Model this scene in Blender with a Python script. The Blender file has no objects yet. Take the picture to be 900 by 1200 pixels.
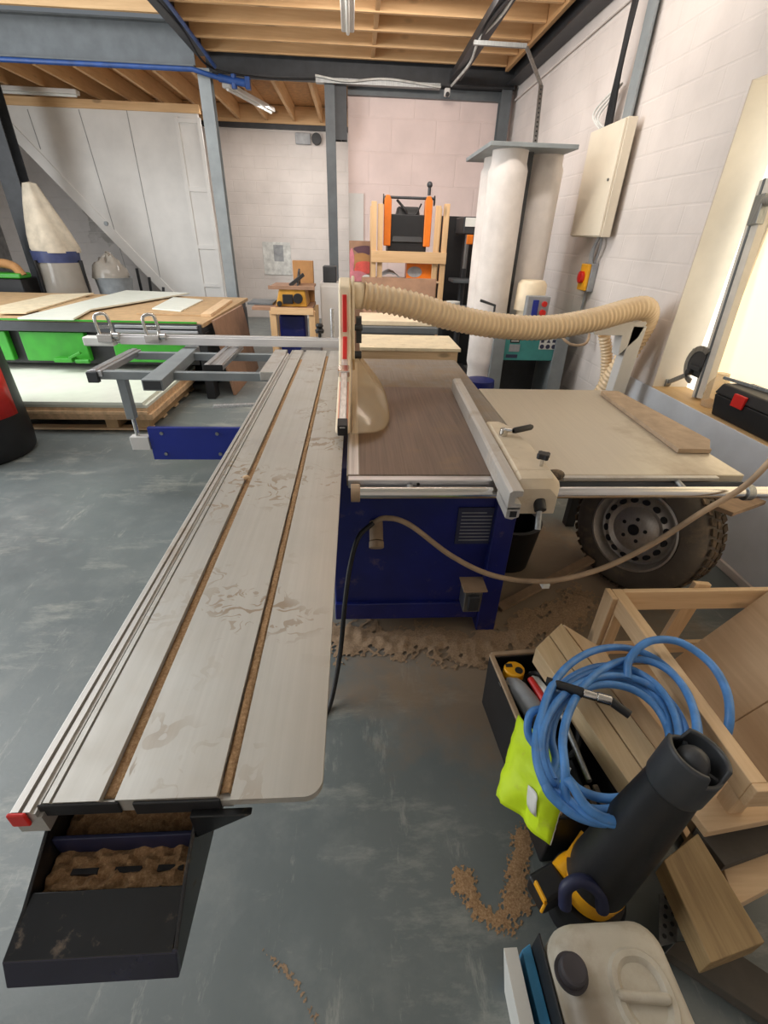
import bpy, bmesh, math, random
from mathutils import Vector as V, Matrix, noise
random.seed(7)
C = bpy.context.scene.collection
sc = bpy.context.scene

# ------------------------------------------------------------------ camera
F = 540.0
EYE = V((0, 0, 1.62))
def cam_axes(p, y, r):
    cy, sy = math.cos(y), math.sin(y)
    fwd = V((-sy*math.cos(p), cy*math.cos(p), -math.sin(p)))
    right = V((cy, sy, 0)); up = right.cross(fwd)
    return (right*math.cos(r)+up*math.sin(r), up*math.cos(r)-right*math.sin(r), -fwd)
AX = cam_axes(math.radians(30.92), math.radians(-3.957), math.radians(1.819))
cd = bpy.data.cameras.new('camera'); cam = bpy.data.objects.new('camera', cd); C.objects.link(cam)
cam.matrix_world = Matrix(((AX[0].x, AX[1].x, AX[2].x, EYE.x), (AX[0].y, AX[1].y, AX[2].y, EYE.y),
                           (AX[0].z, AX[1].z, AX[2].z, EYE.z), (0, 0, 0, 1)))
cd.sensor_fit = 'HORIZONTAL'; cd.sensor_width = 36; cd.lens = F/900*36; cd.clip_start = .02
sc.camera = cam
def pt(px, py, x=None, y=None, z=None):
    """survey helper: where the sight line through a photo pixel meets a real plane of the room"""
    d = AX[0]*((px-450)/F) + AX[1]*(-(py-600)/F) - AX[2]
    if x is not None: return EYE + d*((x-EYE.x)/d.x)
    if y is not None: return EYE + d*((y-EYE.y)/d.y)
    return EYE + d*((z-EYE.z)/d.z)

# ------------------------------------------------------------------ materials
def lin(c):
    return tuple(((v/255)/12.92 if v/255 <= .04045 else ((v/255+.055)/1.055)**2.4) for v in c) + (1,)
class N:
    def __init__(s, name):
        s.m = bpy.data.materials.new(name); s.m.use_nodes = True
        s.t = s.m.node_tree; s.b = s.t.nodes['Principled BSDF']
    def n(s, typ, **kw):
        nd = s.t.nodes.new('ShaderNode'+typ)
        for k, v in kw.items():
            if k.startswith('i_'):
                key = k[2:]; key = int(key) if key.isdigit() else key.replace('_', ' ')
                nd.inputs[key].default_value = v
            else: setattr(nd, k, v)
        return nd
    def l(s, a, b): s.t.links.new(a, b)
    def coord(s, scale=(1, 1, 1)):
        tc = s.n('TexCoord'); mp = s.n('Mapping'); mp.inputs['Scale'].default_value = scale
        s.l(tc.outputs['Object'], mp.inputs['Vector']); return mp.outputs[0]
    def noise(s, scale, detail=4, vec=None, rough=.55):
        n = s.n('TexNoise'); n.inputs['Scale'].default_value = scale; n.inputs['Detail'].default_value = detail
        n.inputs['Roughness'].default_value = rough
        s.l(vec if vec else s.coord(), n.inputs['Vector']); return n.outputs['Fac']
    def ramp(s, fac, stops):
        r = s.n('ValToRGB'); e = r.color_ramp.elements
        while len(e) < len(stops): e.new(.5)
        for el, (p, c) in zip(e, stops): el.position = p; el.color = c if len(c) == 4 else lin(c)
        s.l(fac, r.inputs[0]); return r.outputs[0]
    def mix(s, fac, a, b, mode='MIX'):
        m = s.n('Mix', data_type='RGBA', blend_type=mode)
        for sock, v in ((m.inputs[0], fac), (m.inputs[6], a), (m.inputs[7], b)):
            if hasattr(v, 'links'): s.l(v, sock)
            else: sock.default_value = v
        return m.outputs[2]
    def math(s, op, a, b=0.):
        m = s.n('Math', operation=op)
        for i, v in enumerate((a, b)):
            if hasattr(v, 'links'): s.l(v, m.inputs[i])
            else: m.inputs[i].default_value = v
        return m.outputs[0]
    def bump(s, h, strength=.3, dist=.01):
        b = s.n('Bump'); b.inputs['Strength'].default_value = strength; b.inputs['Distance'].default_value = dist
        s.l(h, b.inputs['Height']); s.l(b.outputs[0], s.b.inputs['Normal'])
    def set(s, **kw):
        for k, v in kw.items():
            i = s.b.inputs[k.replace('_', ' ')]
            if hasattr(v, 'links'): s.l(v, i)
            else: i.default_value = v
        return s.m
G0, G1 = (0, 0, 0, 1), (1, 1, 1, 1)
def plain(name, c, rough=.5, metal=0., var=.12, scale=9., bump=0., dust=0., **kw):
    """painted / moulded surface with faint unevenness; dust = share of loose sawdust lying on it"""
    a = N(name); f = a.noise(scale, 5)
    c1 = tuple(min(255, v*(1+var)) for v in c); c0 = tuple(v*(1-var) for v in c)
    col = a.ramp(f, [(.3, c0), (.7, c1)])
    if dust:
        d = a.ramp(a.noise(scale*1.7, 8, rough=.7), [(max(0, .62-dust*.5), G0), (min(1, .78-dust*.3), G1)])
        col = a.mix(a.math('MULTIPLY', d, min(1, .35+dust)), col, lin((168, 142, 112)))
        rr = a.ramp(d, [(0, (rough,)*3+(1,)), (1, (.85,)*3+(1,))]); a.set(Roughness=rr)
    else: a.set(Roughness=rough)
    a.set(Base_Color=col, Metallic=metal, **kw)
    if bump: a.bump(a.noise(scale*8, 4), bump, .004)
    return a.m
def wood(name, c0, c1, axis=0, freq=1., rough=.65, knots=True, dust=0.):
    a = N(name); s = [22*freq]*3; s[axis] = 1.3*freq
    v = a.coord(tuple(s)); f = a.noise(1.6, 6, v, .6)
    g = a.noise(7, 3, v)
    col = a.ramp(a.math('ADD', a.math('MULTIPLY', f, .75), a.math('MULTIPLY', g, .25)), [(.3, c0), (.68, c1)])
    col = a.mix(a.math('MULTIPLY', a.noise(2.2, 2), .35), col, lin(tuple(v*.8 for v in c0)))
    if knots:
        s2 = [9*freq]*3; s2[axis] = 3.5*freq
        vo = a.n('TexVoronoi', i_Scale=1.); a.l(a.coord(tuple(s2)), vo.inputs['Vector'])
        k = a.ramp(vo.outputs['Distance'], [(.08, G1), (.17, G0)])
        col = a.mix(a.math('MULTIPLY', k, .55), col, lin(tuple(v*.45 for v in c0)))
    if dust: col = a.mix(a.math('MULTIPLY', a.ramp(a.noise(6, 7), [(.4, G0), (.6, G1)]), dust), col, lin((170, 145, 115)))
    a.bump(f, .15, .003); return a.set(Base_Color=col, Roughness=rough)
def metal(name, c, rough=.35, axis=1, streak=.12, dust=0., m=1., dsc=3.):
    a = N(name); s = [90]*3; s[axis] = 2
    f = a.noise(1.3, 4, a.coord(tuple(s)))
    col = a.ramp(f, [(.25, tuple(v*(1-streak) for v in c)), (.75, tuple(min(255, v*(1+streak)) for v in c))])
    met = m; rr = rough
    if dust:
        d = a.ramp(a.noise(dsc, 9, rough=.68), [(.60-dust*.42, G0), (.72-dust*.2, G1)])
        d = a.math('MULTIPLY', d, min(1, .4+dust*.6))
        col = a.mix(d, col, lin((150, 126, 98)))
        met = a.math('MULTIPLY', a.math('SUBTRACT', 1., d), m)
        rr = a.math('ADD', rough, a.math('MULTIPLY', d, .4))
    return a.set(Base_Color=col, Metallic=met, Roughness=rr)

def make_floor():
    a = N('painted_concrete')
    f = a.noise(.9, 6); f2 = a.noise(6, 8, rough=.7)
    col = a.ramp(f, [(.3, (96, 103, 103)), (.7, (116, 122, 120))])
    col = a.mix(a.math('MULTIPLY', a.ramp(f2, [(.5, G0), (.75, G1)]), .35), col, lin((146, 148, 142)))
    # pale scuffs
    sc_ = a.noise(1.2, 9, a.coord((1.1, 3.2, 1)), .74)
    col = a.mix(a.math('MULTIPLY', a.ramp(sc_, [(.54, G0), (.66, G1)]), .6), col, lin((166, 166, 156)))
    sc2 = a.noise(2.6, 10, a.coord((4.2, 1., 1)), .78)
    col = a.mix(a.math('MULTIPLY', a.ramp(sc2, [(.58, G0), (.66, G1)]), .45), col, lin((168, 168, 158)))
    # sawdust film around the saw's outfeed side (dirt)
    geo = a.n('NewGeometry'); vm = a.n('VectorMath', operation='DISTANCE'); vm.inputs[1].default_value = (.75, 1.85, 0)
    a.l(geo.outputs['Position'], vm.inputs[0])
    d = a.math('SUBTRACT', 1.05, a.math('ADD', vm.outputs['Value'], a.math('MULTIPLY', a.math('SUBTRACT', a.noise(3.5, 7, rough=.65), .5), 1.1)))
    d = a.ramp(d, [(.0, G0), (.35, G1)])
    col = a.mix(a.math('MULTIPLY', d, .8), col, lin((142, 120, 96)))
    rr = a.ramp(f2, [(.3, (.3,)*3+(1,)), (.7, (.5,)*3+(1,))])
    rr = a.mix(d, rr, (.9, .9, .9, 1))
    a.bump(a.noise(40, 6), .12, .004)
    return a.set(Base_Color=col, Roughness=rr)
def block_wall(name, c, bw, bh, mortar=.012, var=.05, bump=.6, stain=None):
    a = N(name); tc = a.n('TexCoord'); sp = a.n('SeparateXYZ'); a.l(tc.outputs['Object'], sp.inputs[0])
    cb = a.n('CombineXYZ'); a.l(a.math('ADD', sp.outputs[0], sp.outputs[1]), cb.inputs[0]); a.l(sp.outputs[2], cb.inputs[1])
    br = a.n('TexBrick', i_Scale=1., i_Mortar_Size=mortar, i_Mortar_Smooth=.6, i_Brick_Width=bw, i_Row_Height=bh)
    br.inputs['Color1'].default_value = (1, 1, 1, 1); br.inputs['Color2'].default_value = (.97, .97, .97, 1); br.inputs['Mortar'].default_value = (.985, .985, .985, 1)
    a.l(cb.outputs[0], br.inputs['Vector'])
    f = a.noise(1.5, 6)
    col = a.ramp(f, [(.3, tuple(v*(1-var) for v in c)), (.7, tuple(min(255, v*(1+var)) for v in c))])
    col = a.mix(1., col, br.outputs['Color'], 'MULTIPLY')
    if stain:
        (sx0, sx1, sz0, sz1), scol = stain
        def inside(s, lo, hi):
            return a.math('MULTIPLY', a.math('GREATER_THAN', s, lo), a.math('LESS_THAN', s, hi))
        nz = a.math('MULTIPLY', a.math('SUBTRACT', a.noise(5, 5), .5), .5)
        mk = a.math('MULTIPLY', inside(a.math('ADD', sp.outputs[0], nz), sx0, sx1), inside(a.math('ADD', sp.outputs[2], nz), sz0, sz1))
        mk = a.math('MULTIPLY', mk, a.ramp(a.noise(4, 6), [(.35, G0), (.6, G1)]))
        col = a.mix(a.math('MULTIPLY', mk, .75), col, a.mix(br.outputs['Fac'], lin(scol), lin((200, 196, 190))))
    h = a.math('SUBTRACT', a.math('MULTIPLY', a.noise(30, 5), .3), a.math('MULTIPLY', br.outputs['Fac'], .6))
    a.bump(h, bump, .008)
    return a.set(Base_Color=col, Roughness=.75)

M = {}
M['floor'] = make_floor()
M['wall_pink'] = block_wall('pink_white_blockwork', (228, 208, 202), .62, .375)
M['wall_right'] = block_wall('white_blockwork', (217, 208, 202), .46, .168, .009, bump=.4)
M['wall_white'] = block_wall('painted_brickwork', (214, 206, 200), .44, .19, .01, stain=((-1.75, -.85, 1.35, 2.55), (160, 154, 146)))
M['wall_grey'] = plain('grey_render', (150, 148, 146), .8)
M['white_paint'] = plain('white_paint', (214, 211, 206), .55, var=.03, scale=3)
M['cream_reveal'] = plain('cream_plaster', (246, 240, 228), .7, var=.03, scale=4)
M['sill'] = wood('sill_board', (206, 168, 118), (226, 192, 140), 1, knots=False)
M['joist_x'] = wood('pine_along_x', (208, 164, 114), (238, 200, 150), 0, .55)
M['joist_y'] = wood('pine_along_y', (200, 154, 104), (230, 188, 136), 1, .55)
M['deck'] = plain('chipboard_deck', (186, 140, 92), .8, var=.1, scale=14)
M['steel'] = plain('grey_painted_steel', (92, 97, 100), .5, var=.08, scale=6)
M['steel_lt'] = plain('light_grey_painted_steel', (134, 140, 142), .5, var=.06, scale=6)
M['steel_dk'] = plain('dark_painted_steel', (52, 54, 57), .5, var=.12)
M['alu'] = metal('aluminium', (205, 205, 206), .38)
M['alu_x'] = metal('aluminium_extrusion', (206, 206, 210), .36, 0)
M['alu_dust'] = metal('dusty_aluminium', (190, 186, 180), .48, 1, .03, dust=.18, dsc=5., m=.6)
def table_metal():
    a = N('dusty_milled_table'); f = a.noise(1.2, 3, a.coord((80, 2, 80)))
    col = a.ramp(f, [(.3, (182, 180, 174)), (.7, (190, 188, 182))])
    soft = a.ramp(a.noise(2.3, 6, rough=.6), [(.42, G0), (.7, G1)])          # dry dust film
    col = a.mix(a.math('MULTIPLY', soft, .35), col, lin((172, 158, 138)))
    sep = a.n('SeparateXYZ'); a.l(a.coord(), sep.inputs[0])
    band = a.ramp(a.math('ADD', sep.outputs[0], .46), [(.0, G0), (.12, G1)])    # the right hand plate is dustier
    col = a.mix(a.math('MULTIPLY', band, .45), col, lin((164, 150, 132)))
    big = a.ramp(a.noise(1.9, 3), [(.5, G0), (.6, G1)])                       # smeared flakes
    w_ = a.noise(5., 3); mp = a.coord((.8, 1.5, 1)); va = a.n('VectorMath', operation='ADD'); a.l(mp, va.inputs[0]); a.l(w_, va.inputs[1])
    fl = a.ramp(a.noise(13, 3, va.outputs[0], .5), [(.555, G0), (.575, G1)])
    fm = a.math('MULTIPLY', a.math('MULTIPLY', fl, big), .75)
    col = a.mix(fm, col, lin((146, 124, 98)))
    d = a.math('MAXIMUM', a.math('MULTIPLY', soft, .5), fm)
    return a.set(Base_Color=col, Metallic=a.math('MULTIPLY', a.math('SUBTRACT', 1., d), .55), Roughness=a.math('ADD', .4, a.math('MULTIPLY', d, .4)))
M['table_alu'] = table_metal()
M['iron'] = metal('worn_cast_iron', (138, 130, 120), .5, 1, .08, dust=.4, m=.5, dsc=4)
M['iron_brown'] = metal('browned_cast_iron', (110, 92, 80), .42, 1, .13, dust=.16, m=.35, dsc=3.5)
M['ext'] = metal('extension_sheet', (200, 190, 172), .38, 1, .02, dust=.2, m=.45, dsc=1.8)
M['chrome'] = metal('chrome', (210, 208, 204), .18, 0, .05)
M['galv'] = metal('galvanised_steel', (150, 152, 152), .45, 2, .12)
M['blue'] = plain('blue_enamel', (22, 32, 104), .38, var=.12, scale=5, dust=.06)
M['blue_pl'] = plain('blue_panel_paint', (28, 46, 142), .35, var=.06, scale=4)
M['dark'] = plain('black_plastic', (26, 26, 28), .5, var=.15, bump=.1)
M['dark_met'] = plain('black_steel', (22, 23, 25), .3, metal=.0, var=.2, scale=14, dust=.08)
M['rubber'] = plain('dusty_rubber', (58, 56, 53), .85, var=.2, scale=10, dust=.5)
M['guard'] = plain('cream_guard_plastic', (230, 212, 182), .5, var=.05)
M['red'] = plain('red_plastic', (205, 36, 30), .4, var=.05)
M['orange'] = plain('orange_plastic', (226, 120, 30), .4, var=.05)
M['peach'] = plain('pale_orange_plastic', (224, 150, 120), .4, var=.05)
M['blue_lt'] = plain('light_blue_plastic', (62, 140, 186), .45)
M['can_dirt'] = plain('grimy_dark_cap', (58, 54, 58), .6, var=.2)
M['front_lip'] = plain('navy_gloss_steel', (36, 36, 54), .22, var=.15, scale=20)
M['dustwood'] = plain('dust_covered_wood', (140, 116, 92), .85, var=.1, scale=14)
M['cast'] = plain('dusty_cream_casting', (196, 180, 156), .6, var=.06, scale=7, dust=.12)
M['tyre'] = plain('dusty_tyre_rubber', (100, 93, 84), .9, var=.14, scale=4, dust=.2)
M['tread'] = plain('dusty_tread_rubber', (84, 72, 58), .9, var=.2, scale=9, dust=.25)
M['weathered'] = wood('weathered_timber', (124, 98, 64), (184, 156, 110), 1, .9)
M['shadeboard'] = plain('shade_toned_board', (84, 78, 70), .85, var=.1)  # grey-brown board, tone darkened to carry the shade of the lower right corner
M['silver'] = plain('silver_anodised', (206, 200, 190), .4, var=.04)
M['silver_x'] = metal('satin_aluminium', (222, 220, 220), .45, 0, .03, m=.25)
M['yellow_dusty'] = plain('dusty_yellow_plastic', (196, 142, 44), .5, var=.12, dust=.2)
M['sill_front'] = plain('bluish_white_board', (222, 226, 233), .6, var=.03, scale=4)
M['rim'] = metal('dusty_silver_rim', (186, 182, 176), .4, 2, .05, dust=.3, m=.6, dsc=6)
M['yellow'] = plain('yellow_plastic', (236, 168, 20), .4, var=.06)
M['teal'] = plain('teal_enamel', (66, 146, 142), .45, var=.05)
M['green'] = plain('bright_green_enamel', (48, 142, 34), .4, var=.05)
M['cloth_w'] = plain('white_filter_cloth', (222, 214, 208), .9, var=.05, scale=6, bump=.2)
M['cloth_c'] = plain('cream_cloth', (198, 186, 166), .9, var=.1, scale=6, bump=.2)
M['hivis'] = plain('hi_vis_fabric', (208, 240, 24), .6, var=.07, scale=6, dust=.1, Emission_Strength=0.)
M['hose_blue'] = plain('blue_rubber_hose', (74, 130, 192), .42, var=.1, scale=18, dust=.04)
def can_mat():
    a = N('grimy_white_canister'); f = a.noise(7, 6)
    col = a.ramp(f, [(.3, (176, 168, 150)), (.7, (202, 195, 180))])
    vm = a.n('VectorMath', operation='DISTANCE'); vm.inputs[1].default_value = (-.1, .0, .42); a.l(a.coord(), vm.inputs[0])
    d = a.ramp(a.math('ADD', vm.outputs['Value'], a.math('MULTIPLY', a.noise(14, 6), .06)), [(.07, G1), (.13, G0)])     # grime around the filler
    col = a.mix(a.math('MULTIPLY', d, .7), col, lin((96, 78, 58)))
    col = a.mix(a.math('MULTIPLY', a.ramp(a.noise(9, 7, rough=.7), [(.5, G0), (.7, G1)]), .45), col, lin((140, 116, 88)))
    return a.set(Base_Color=col, Roughness=.5)
M['can'] = can_mat()
M['navy'] = plain('navy_plastic', (36, 40, 70), .5)
M['ply'] = wood('plywood', (206, 174, 138), (230, 202, 166), 1, .6, knots=False)
M['crate'] = wood('rough_sawn_pine_y', (208, 172, 130), (238, 208, 168), 1, .8)
M['crate_x'] = wood('rough_sawn_pine_x', (208, 172, 130), (238, 208, 168), 0, .8)
M['crate_z'] = wood('rough_sawn_pine_z', (208, 172, 130), (238, 208, 168), 2, .8)
M['beamwood'] = wood('planed_softwood', (186, 158, 120), (214, 190, 152), 1, .9, knots=False)
M['pine_z'] = wood('pale_stand_pine_z', (212, 170, 122), (234, 198, 152), 2, .7)
M['pine_x'] = wood('pale_stand_pine_x', (212, 170, 122), (234, 198, 152), 0, .7)
M['mdf'] = plain('mdf_board', (184, 152, 112), .75, var=.06, scale=12)
M['dustboard'] = plain('dust_covered_board', (168, 146, 122), .85, var=.07, scale=16)
M['mdf_edge'] = plain('stacked_chipboard_edge', (204, 170, 132), .8, var=.1, scale=20)
M['melamine'] = plain('pale_melamine', (224, 226, 212), .35, var=.02)
M['melamine_dusty'] = plain('dusty_melamine', (222, 206, 174), .5, var=.05, dust=.15)
M['card'] = plain('brown_cardboard', (166, 122, 76), .8, var=.06)
M['brownboard'] = plain('brown_hardboard', (150, 116, 92), .7, var=.07)
M['terracotta'] = plain('terracotta_board', (140, 74, 46), .7, var=.06)
M['cable'] = plain('dusty_beige_cable', (160, 136, 110), .7)
M['cable_bl'] = plain('black_cable', (20, 20, 22), .5)
M['cable_w'] = plain('white_cable', (205, 205, 200), .5)
M['cable_g'] = plain('grey_cable', (150, 152, 154), .5)
M['pipe_blue'] = plain('blue_air_pipe', (30, 66, 126), .4)
M['cream_met'] = plain('cream_enclosure_paint', (226, 215, 194), .5, var=.03, scale=3)
M['label'] = plain('white_sticker', (222, 222, 216), .5, var=.02)
M['plate_grey'] = plain('grey_data_plate', (50, 54, 78), .4, var=.05)
M['bluebin'] = plain('dark_blue_band', (58, 66, 104), .5)
M['greybin'] = plain('grey_bin_plastic', (140, 144, 146), .55, var=.08)
def sawdust_mat():
    a = N('sawdust'); f = a.noise(160, 5, rough=.8)
    col = a.ramp(f, [(.3, (138, 104, 72)), (.5, (178, 140, 100)), (.7, (212, 178, 136))])
    a.bump(f, .8, .006); return a.set(Base_Color=col, Roughness=.95)
M['sawdust'] = sawdust_mat()
def dust_grey():
    a = N('fine_trodden_sawdust'); f = a.noise(120, 6, rough=.8)
    col = a.ramp(f, [(.3, (124, 102, 80)), (.7, (176, 148, 118))])
    a.bump(f, .5, .005); return a.set(Base_Color=col, Roughness=.95)
M['dust2'] = dust_grey()
def clear(name, c, alpha, rough=.12):
    a = N(name); tr = a.n('BsdfTransparent'); tr.inputs[0].default_value = lin(c)
    mx = a.n('MixShader'); a.set(Base_Color=lin(c), Roughness=rough)
    fac = a.math('ADD', alpha-.1, a.math('MULTIPLY', a.noise(5, 5), .2)); a.l(fac, mx.inputs[0])
    a.l(tr.outputs[0], mx.inputs[1]); a.l(a.b.outputs[0], mx.inputs[2])
    a.l(mx.outputs[0], a.t.nodes['Material Output'].inputs['Surface']); return a.m
M['hood'] = clear('dusty_clear_acrylic', (240, 228, 206), .24, .08)
M['hosec'] = clear('cream_flexible_duct', (238, 212, 174), .9, .16)
M['clear'] = clear('clear_plastic', (242, 236, 224), .2)
M['clearbag'] = clear('clear_polythene', (200, 192, 180), .5)
def glow(name, c, s):
    a = N(name); f = a.noise(.8, 2)
    a.set(Base_Color=lin(c), Roughness=.6, Emission_Color=a.ramp(f, [(.2, tuple(v*.97 for v in c)), (.8, c)]), Emission_Strength=s); return a.m
M['pane'] = glow('daylit_frosted_pane', (255, 236, 202), 1.0)
M['pane_w'] = glow('daylit_clear_pane', (255, 250, 238), 1.3)

# ------------------------------------------------------------------ mesh builder
def frame(d):
    d = d.normalized(); a = V((0, 0, 1)) if abs(d.z) < .9 else V((1, 0, 0))
    u = a.cross(d).normalized(); return u, d.cross(u)
def spline(p, n):
    p = [V(q) for q in p]; q = [p[0]*2-p[1]]+p+[p[-1]*2-p[-2]]; out = []
    for i in range(len(p)-1):
        a, b, c, d = q[i:i+4]
        for k in range(n):
            t = k/n
            out.append(.5*(2*b+(c-a)*t+(2*a-5*b+4*c-d)*t*t+(3*b-a-3*c+d)*t**3))
    return out+[p[-1]]
def resample(p, step):
    out = [p[0].copy()]; acc = 0
    for a, b in zip(p, p[1:]):
        L = (b-a).length; pos = 0
        while L > 0 and acc+(L-pos) >= step:
            pos += step-acc; out.append(a.lerp(b, pos/L)); acc = 0
        acc += L-pos
    return out
class MB:
    def __init__(s): s.v = []; s.f = []; s.m = []
    def add(s, vs, fs, m=0):
        o = len(s.v); s.v += [V(a) for a in vs]; s.f += [[o+i for i in f] for f in fs]; s.m += [m]*len(fs); return s
    def hexa(s, p, m=0):
        return s.add(p, [(3, 2, 1, 0), (4, 5, 6, 7), (0, 1, 5, 4), (1, 2, 6, 5), (2, 3, 7, 6), (3, 0, 4, 7)], m)
    def box(s, x0, x1, y0, y1, z0, z1, m=0):
        return s.hexa([(x0, y0, z0), (x1, y0, z0), (x1, y1, z0), (x0, y1, z0), (x0, y0, z1), (x1, y0, z1), (x1, y1, z1), (x0, y1, z1)], m)
    def beam(s, a, b, w, h, up=(0, 0, 1), m=0):
        a, b = V(a), V(b); d = (b-a).normalized(); u = V(up)
        if abs(d.dot(u)) > .98: u = V((0, 1, 0))
        r = d.cross(u).normalized(); u = r.cross(d); r = r*w/2; u = u*h/2
        return s.hexa([a-r-u, a+r-u, b+r-u, b-r-u, a-r+u, a+r+u, b+r+u, b-r+u], m)
    def obox(s, c, size, rot, m=0):
        c = V(c); x, y, z = [v/2 for v in size]
        return s.hexa([c+rot@V(q) for q in ((-x, -y, -z), (x, -y, -z), (x, y, -z), (-x, y, -z), (-x, -y, z), (x, -y, z), (x, y, z), (-x, y, z))], m)
    def tube(s, path, r, n=12, m=0, cap=True):
        path = [V(p) for p in path]; k = len(path); rs = r if isinstance(r, (list, tuple)) else [r]*k
        t0 = path[1]-path[0]; u, w = frame(t0); vs = []
        for i in range(k):
            t = (path[min(i+1, k-1)]-path[max(i-1, 0)]).normalized()
            u = (u-t*u.dot(t)).normalized(); w = t.cross(u)
            vs += [path[i]+(u*math.cos(j*2*math.pi/n)+w*math.sin(j*2*math.pi/n))*rs[i] for j in range(n)]
        fs = [(i*n+j, i*n+(j+1) % n, (i+1)*n+(j+1) % n, (i+1)*n+j) for i in range(k-1) for j in range(n)]
        if cap: fs += [tuple(range(n-1, -1, -1)), tuple(range((k-1)*n, k*n))]
        return s.add(vs, fs, m)
    def cyl(s, a, b, r, r2=None, n=24, m=0): return s.tube([a, b], [r, r if r2 is None else r2], n, m)
    def lathe(s, o, ax, prof, n=32, m=0, cap=False):
        o = V(o); ax = V(ax).normalized(); u, w = frame(ax); vs = []
        for t, r in prof: vs += [o+ax*t+(u*math.cos(j*2*math.pi/n)+w*math.sin(j*2*math.pi/n))*max(r, 1e-4) for j in range(n)]
        k = len(prof); fs = [(i*n+j, i*n+(j+1) % n, (i+1)*n+(j+1) % n, (i+1)*n+j) for i in range(k-1) for j in range(n)]
        if cap: fs += [tuple(range(n-1, -1, -1)), tuple(range((k-1)*n, k*n))]
        return s.add(vs, fs, m)
    def prism(s, poly, vec, m=0):
        p = [V(a) for a in poly]; v = V(vec); n = len(p)
        return s.add(p+[a+v for a in p], [tuple(range(n-1, -1, -1)), tuple(range(n, 2*n))]+[(i, (i+1) % n, n+(i+1) % n, n+i) for i in range(n)], m)
    def grid(s, rows, m=0, close=False):
        k = len(rows); n = len(rows[0])
        return s.add([p for r in rows for p in r], [(i*n+j, i*n+(j+1) % n, (i+1)*n+(j+1) % n, (i+1)*n+j) for i in range(k-1) for j in range(n if close else n-1)], m)
    def ball(s, c, r, sc_=(1, 1, 1), n=18, m=0):
        c = V(c); rows = []
        for i in range(n//2+1):
            a = math.pi*i/(n//2); rr = max(math.sin(a), 1e-3)
            rows.append([c+V((sc_[0]*r*rr*math.cos(2*math.pi*j/n), sc_[1]*r*rr*math.sin(2*math.pi*j/n), sc_[2]*r*math.cos(a))) for j in range(n)])
        return s.grid(rows, m, True)
    def build(s, name, mat, parent=None, bevel=0., seg=2, solid=0., sub=0, sharp=38):
        if parent is not None: o0 = ORG[parent.name]
        else:
            lo = [min(v[i] for v in s.v) for i in range(3)]; hi = [max(v[i] for v in s.v) for i in range(3)]
            o0 = V(((lo[0]+hi[0])/2, (lo[1]+hi[1])/2, lo[2]))
        me = bpy.data.meshes.new(name); me.from_pydata([v-o0 for v in s.v], [], s.f)
        for k in (mat if isinstance(mat, (list, tuple)) else [mat]): me.materials.append(M[k])
        me.polygons.foreach_set('material_index', s.m)
        bm = bmesh.new(); bm.from_mesh(me); bmesh.ops.recalc_face_normals(bm, faces=bm.faces); bm.to_mesh(me); bm.free()
        for p in me.polygons: p.use_smooth = True
        me.set_sharp_from_angle(angle=math.radians(sharp))
        o = bpy.data.objects.new(name, me); C.objects.link(o)
        if parent is not None: o.parent = parent; ORG[o.name] = o0
        else: o.location = o0; ORG[o.name] = o0
        if solid: md = o.modifiers.new('solid', 'SOLIDIFY'); md.thickness = solid; md.offset = 0
        if bevel:
            md = o.modifiers.new('bevel', 'BEVEL'); md.width = bevel; md.segments = seg; md.limit_method = 'ANGLE'; md.angle_limit = math.radians(35); md.harden_normals = True
        if sub: md = o.modifiers.new('sub', 'SUBSURF'); md.levels = sub; md.render_levels = sub
        return o
ORG = {}
def tag(o, label, cat, group=None):
    o['label'] = label; o['category'] = cat
    if group: o['group'] = group
    return o
def thing(name, loc, label, cat, group=None):
    o = bpy.data.objects.new(name, None); C.objects.link(o); o.location = loc; o.empty_display_size = .1
    ORG[o.name] = V(loc); return tag(o, label, cat, group)
def struct(o): o['kind'] = 'structure'; return o
def stuff(o): o['kind'] = 'stuff'; return o
def lab(o, t): o['label'] = t; return o
def B(x0, x1, y0, y1, z0, z1): return MB().box(x0, x1, y0, y1, z0, z1)

# ------------------------------------------------------------------ the room
WX, BY, LBY = 2.15, 8.15, 11.1        # right wall, near back wall, far back wall
struct(B(-7, 2.75, -1.2, 11.3, -.1, 0).build('floor', 'floor'))
wr = MB()                              # right wall with its window opening
w0, w1, s0, s1 = .4, 3.24, .735, 2.40
wr.box(WX, WX+.12, w1, 11.3, 0, 4.2); wr.box(WX, WX+.12, -1.2, w0, 0, 4.2)
wr.box(WX, WX+.12, w0, w1, 0, s0-.03); wr.box(WX, WX+.12, w0, w1, s1, 4.2)
struct(wr.build('wall_right', 'wall_right'))
rv = MB()                              # plastered reveals
rv.hexa([(WX+.005, w1-.001, s0), (WX+.5, w1-.02, s0), (WX+.5, w1+.1, s0), (WX+.005, w1+.1, s0), (WX+.005, w1-.001, s1), (WX+.5, w1-.02, s1), (WX+.5, w1+.1, s1), (WX+.005, w1+.1, s1)])
rv.box(WX+.005, WX+.5, w0-.1, w0+.001, s0, s1); rv.box(WX+.005, WX+.5, w0, w1, s1-.001, s1+.1)
struct(rv.build('trim_1', 'cream_reveal'))
struct(B(WX-.006, WX+.5, w0, w1, s0-.03, s0).build('trim_2', 'sill', bevel=.004))
struct(B(WX-.016, WX-.007, w0, 3.62, .051, s0-.002).build('trim_5', 'sill_front', bevel=.003))  # paler, bluer board over the wall below the sill
wi = thing('window_1', (WX+.27, 1.8, s0), 'deep window with pale daylit panes above the wooden sill', 'window'); wi['kind'] = 'structure'
B(WX+.255, WX+.265, w0, 3.03, s0, s1).build('pane', 'pane', wi)
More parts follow.
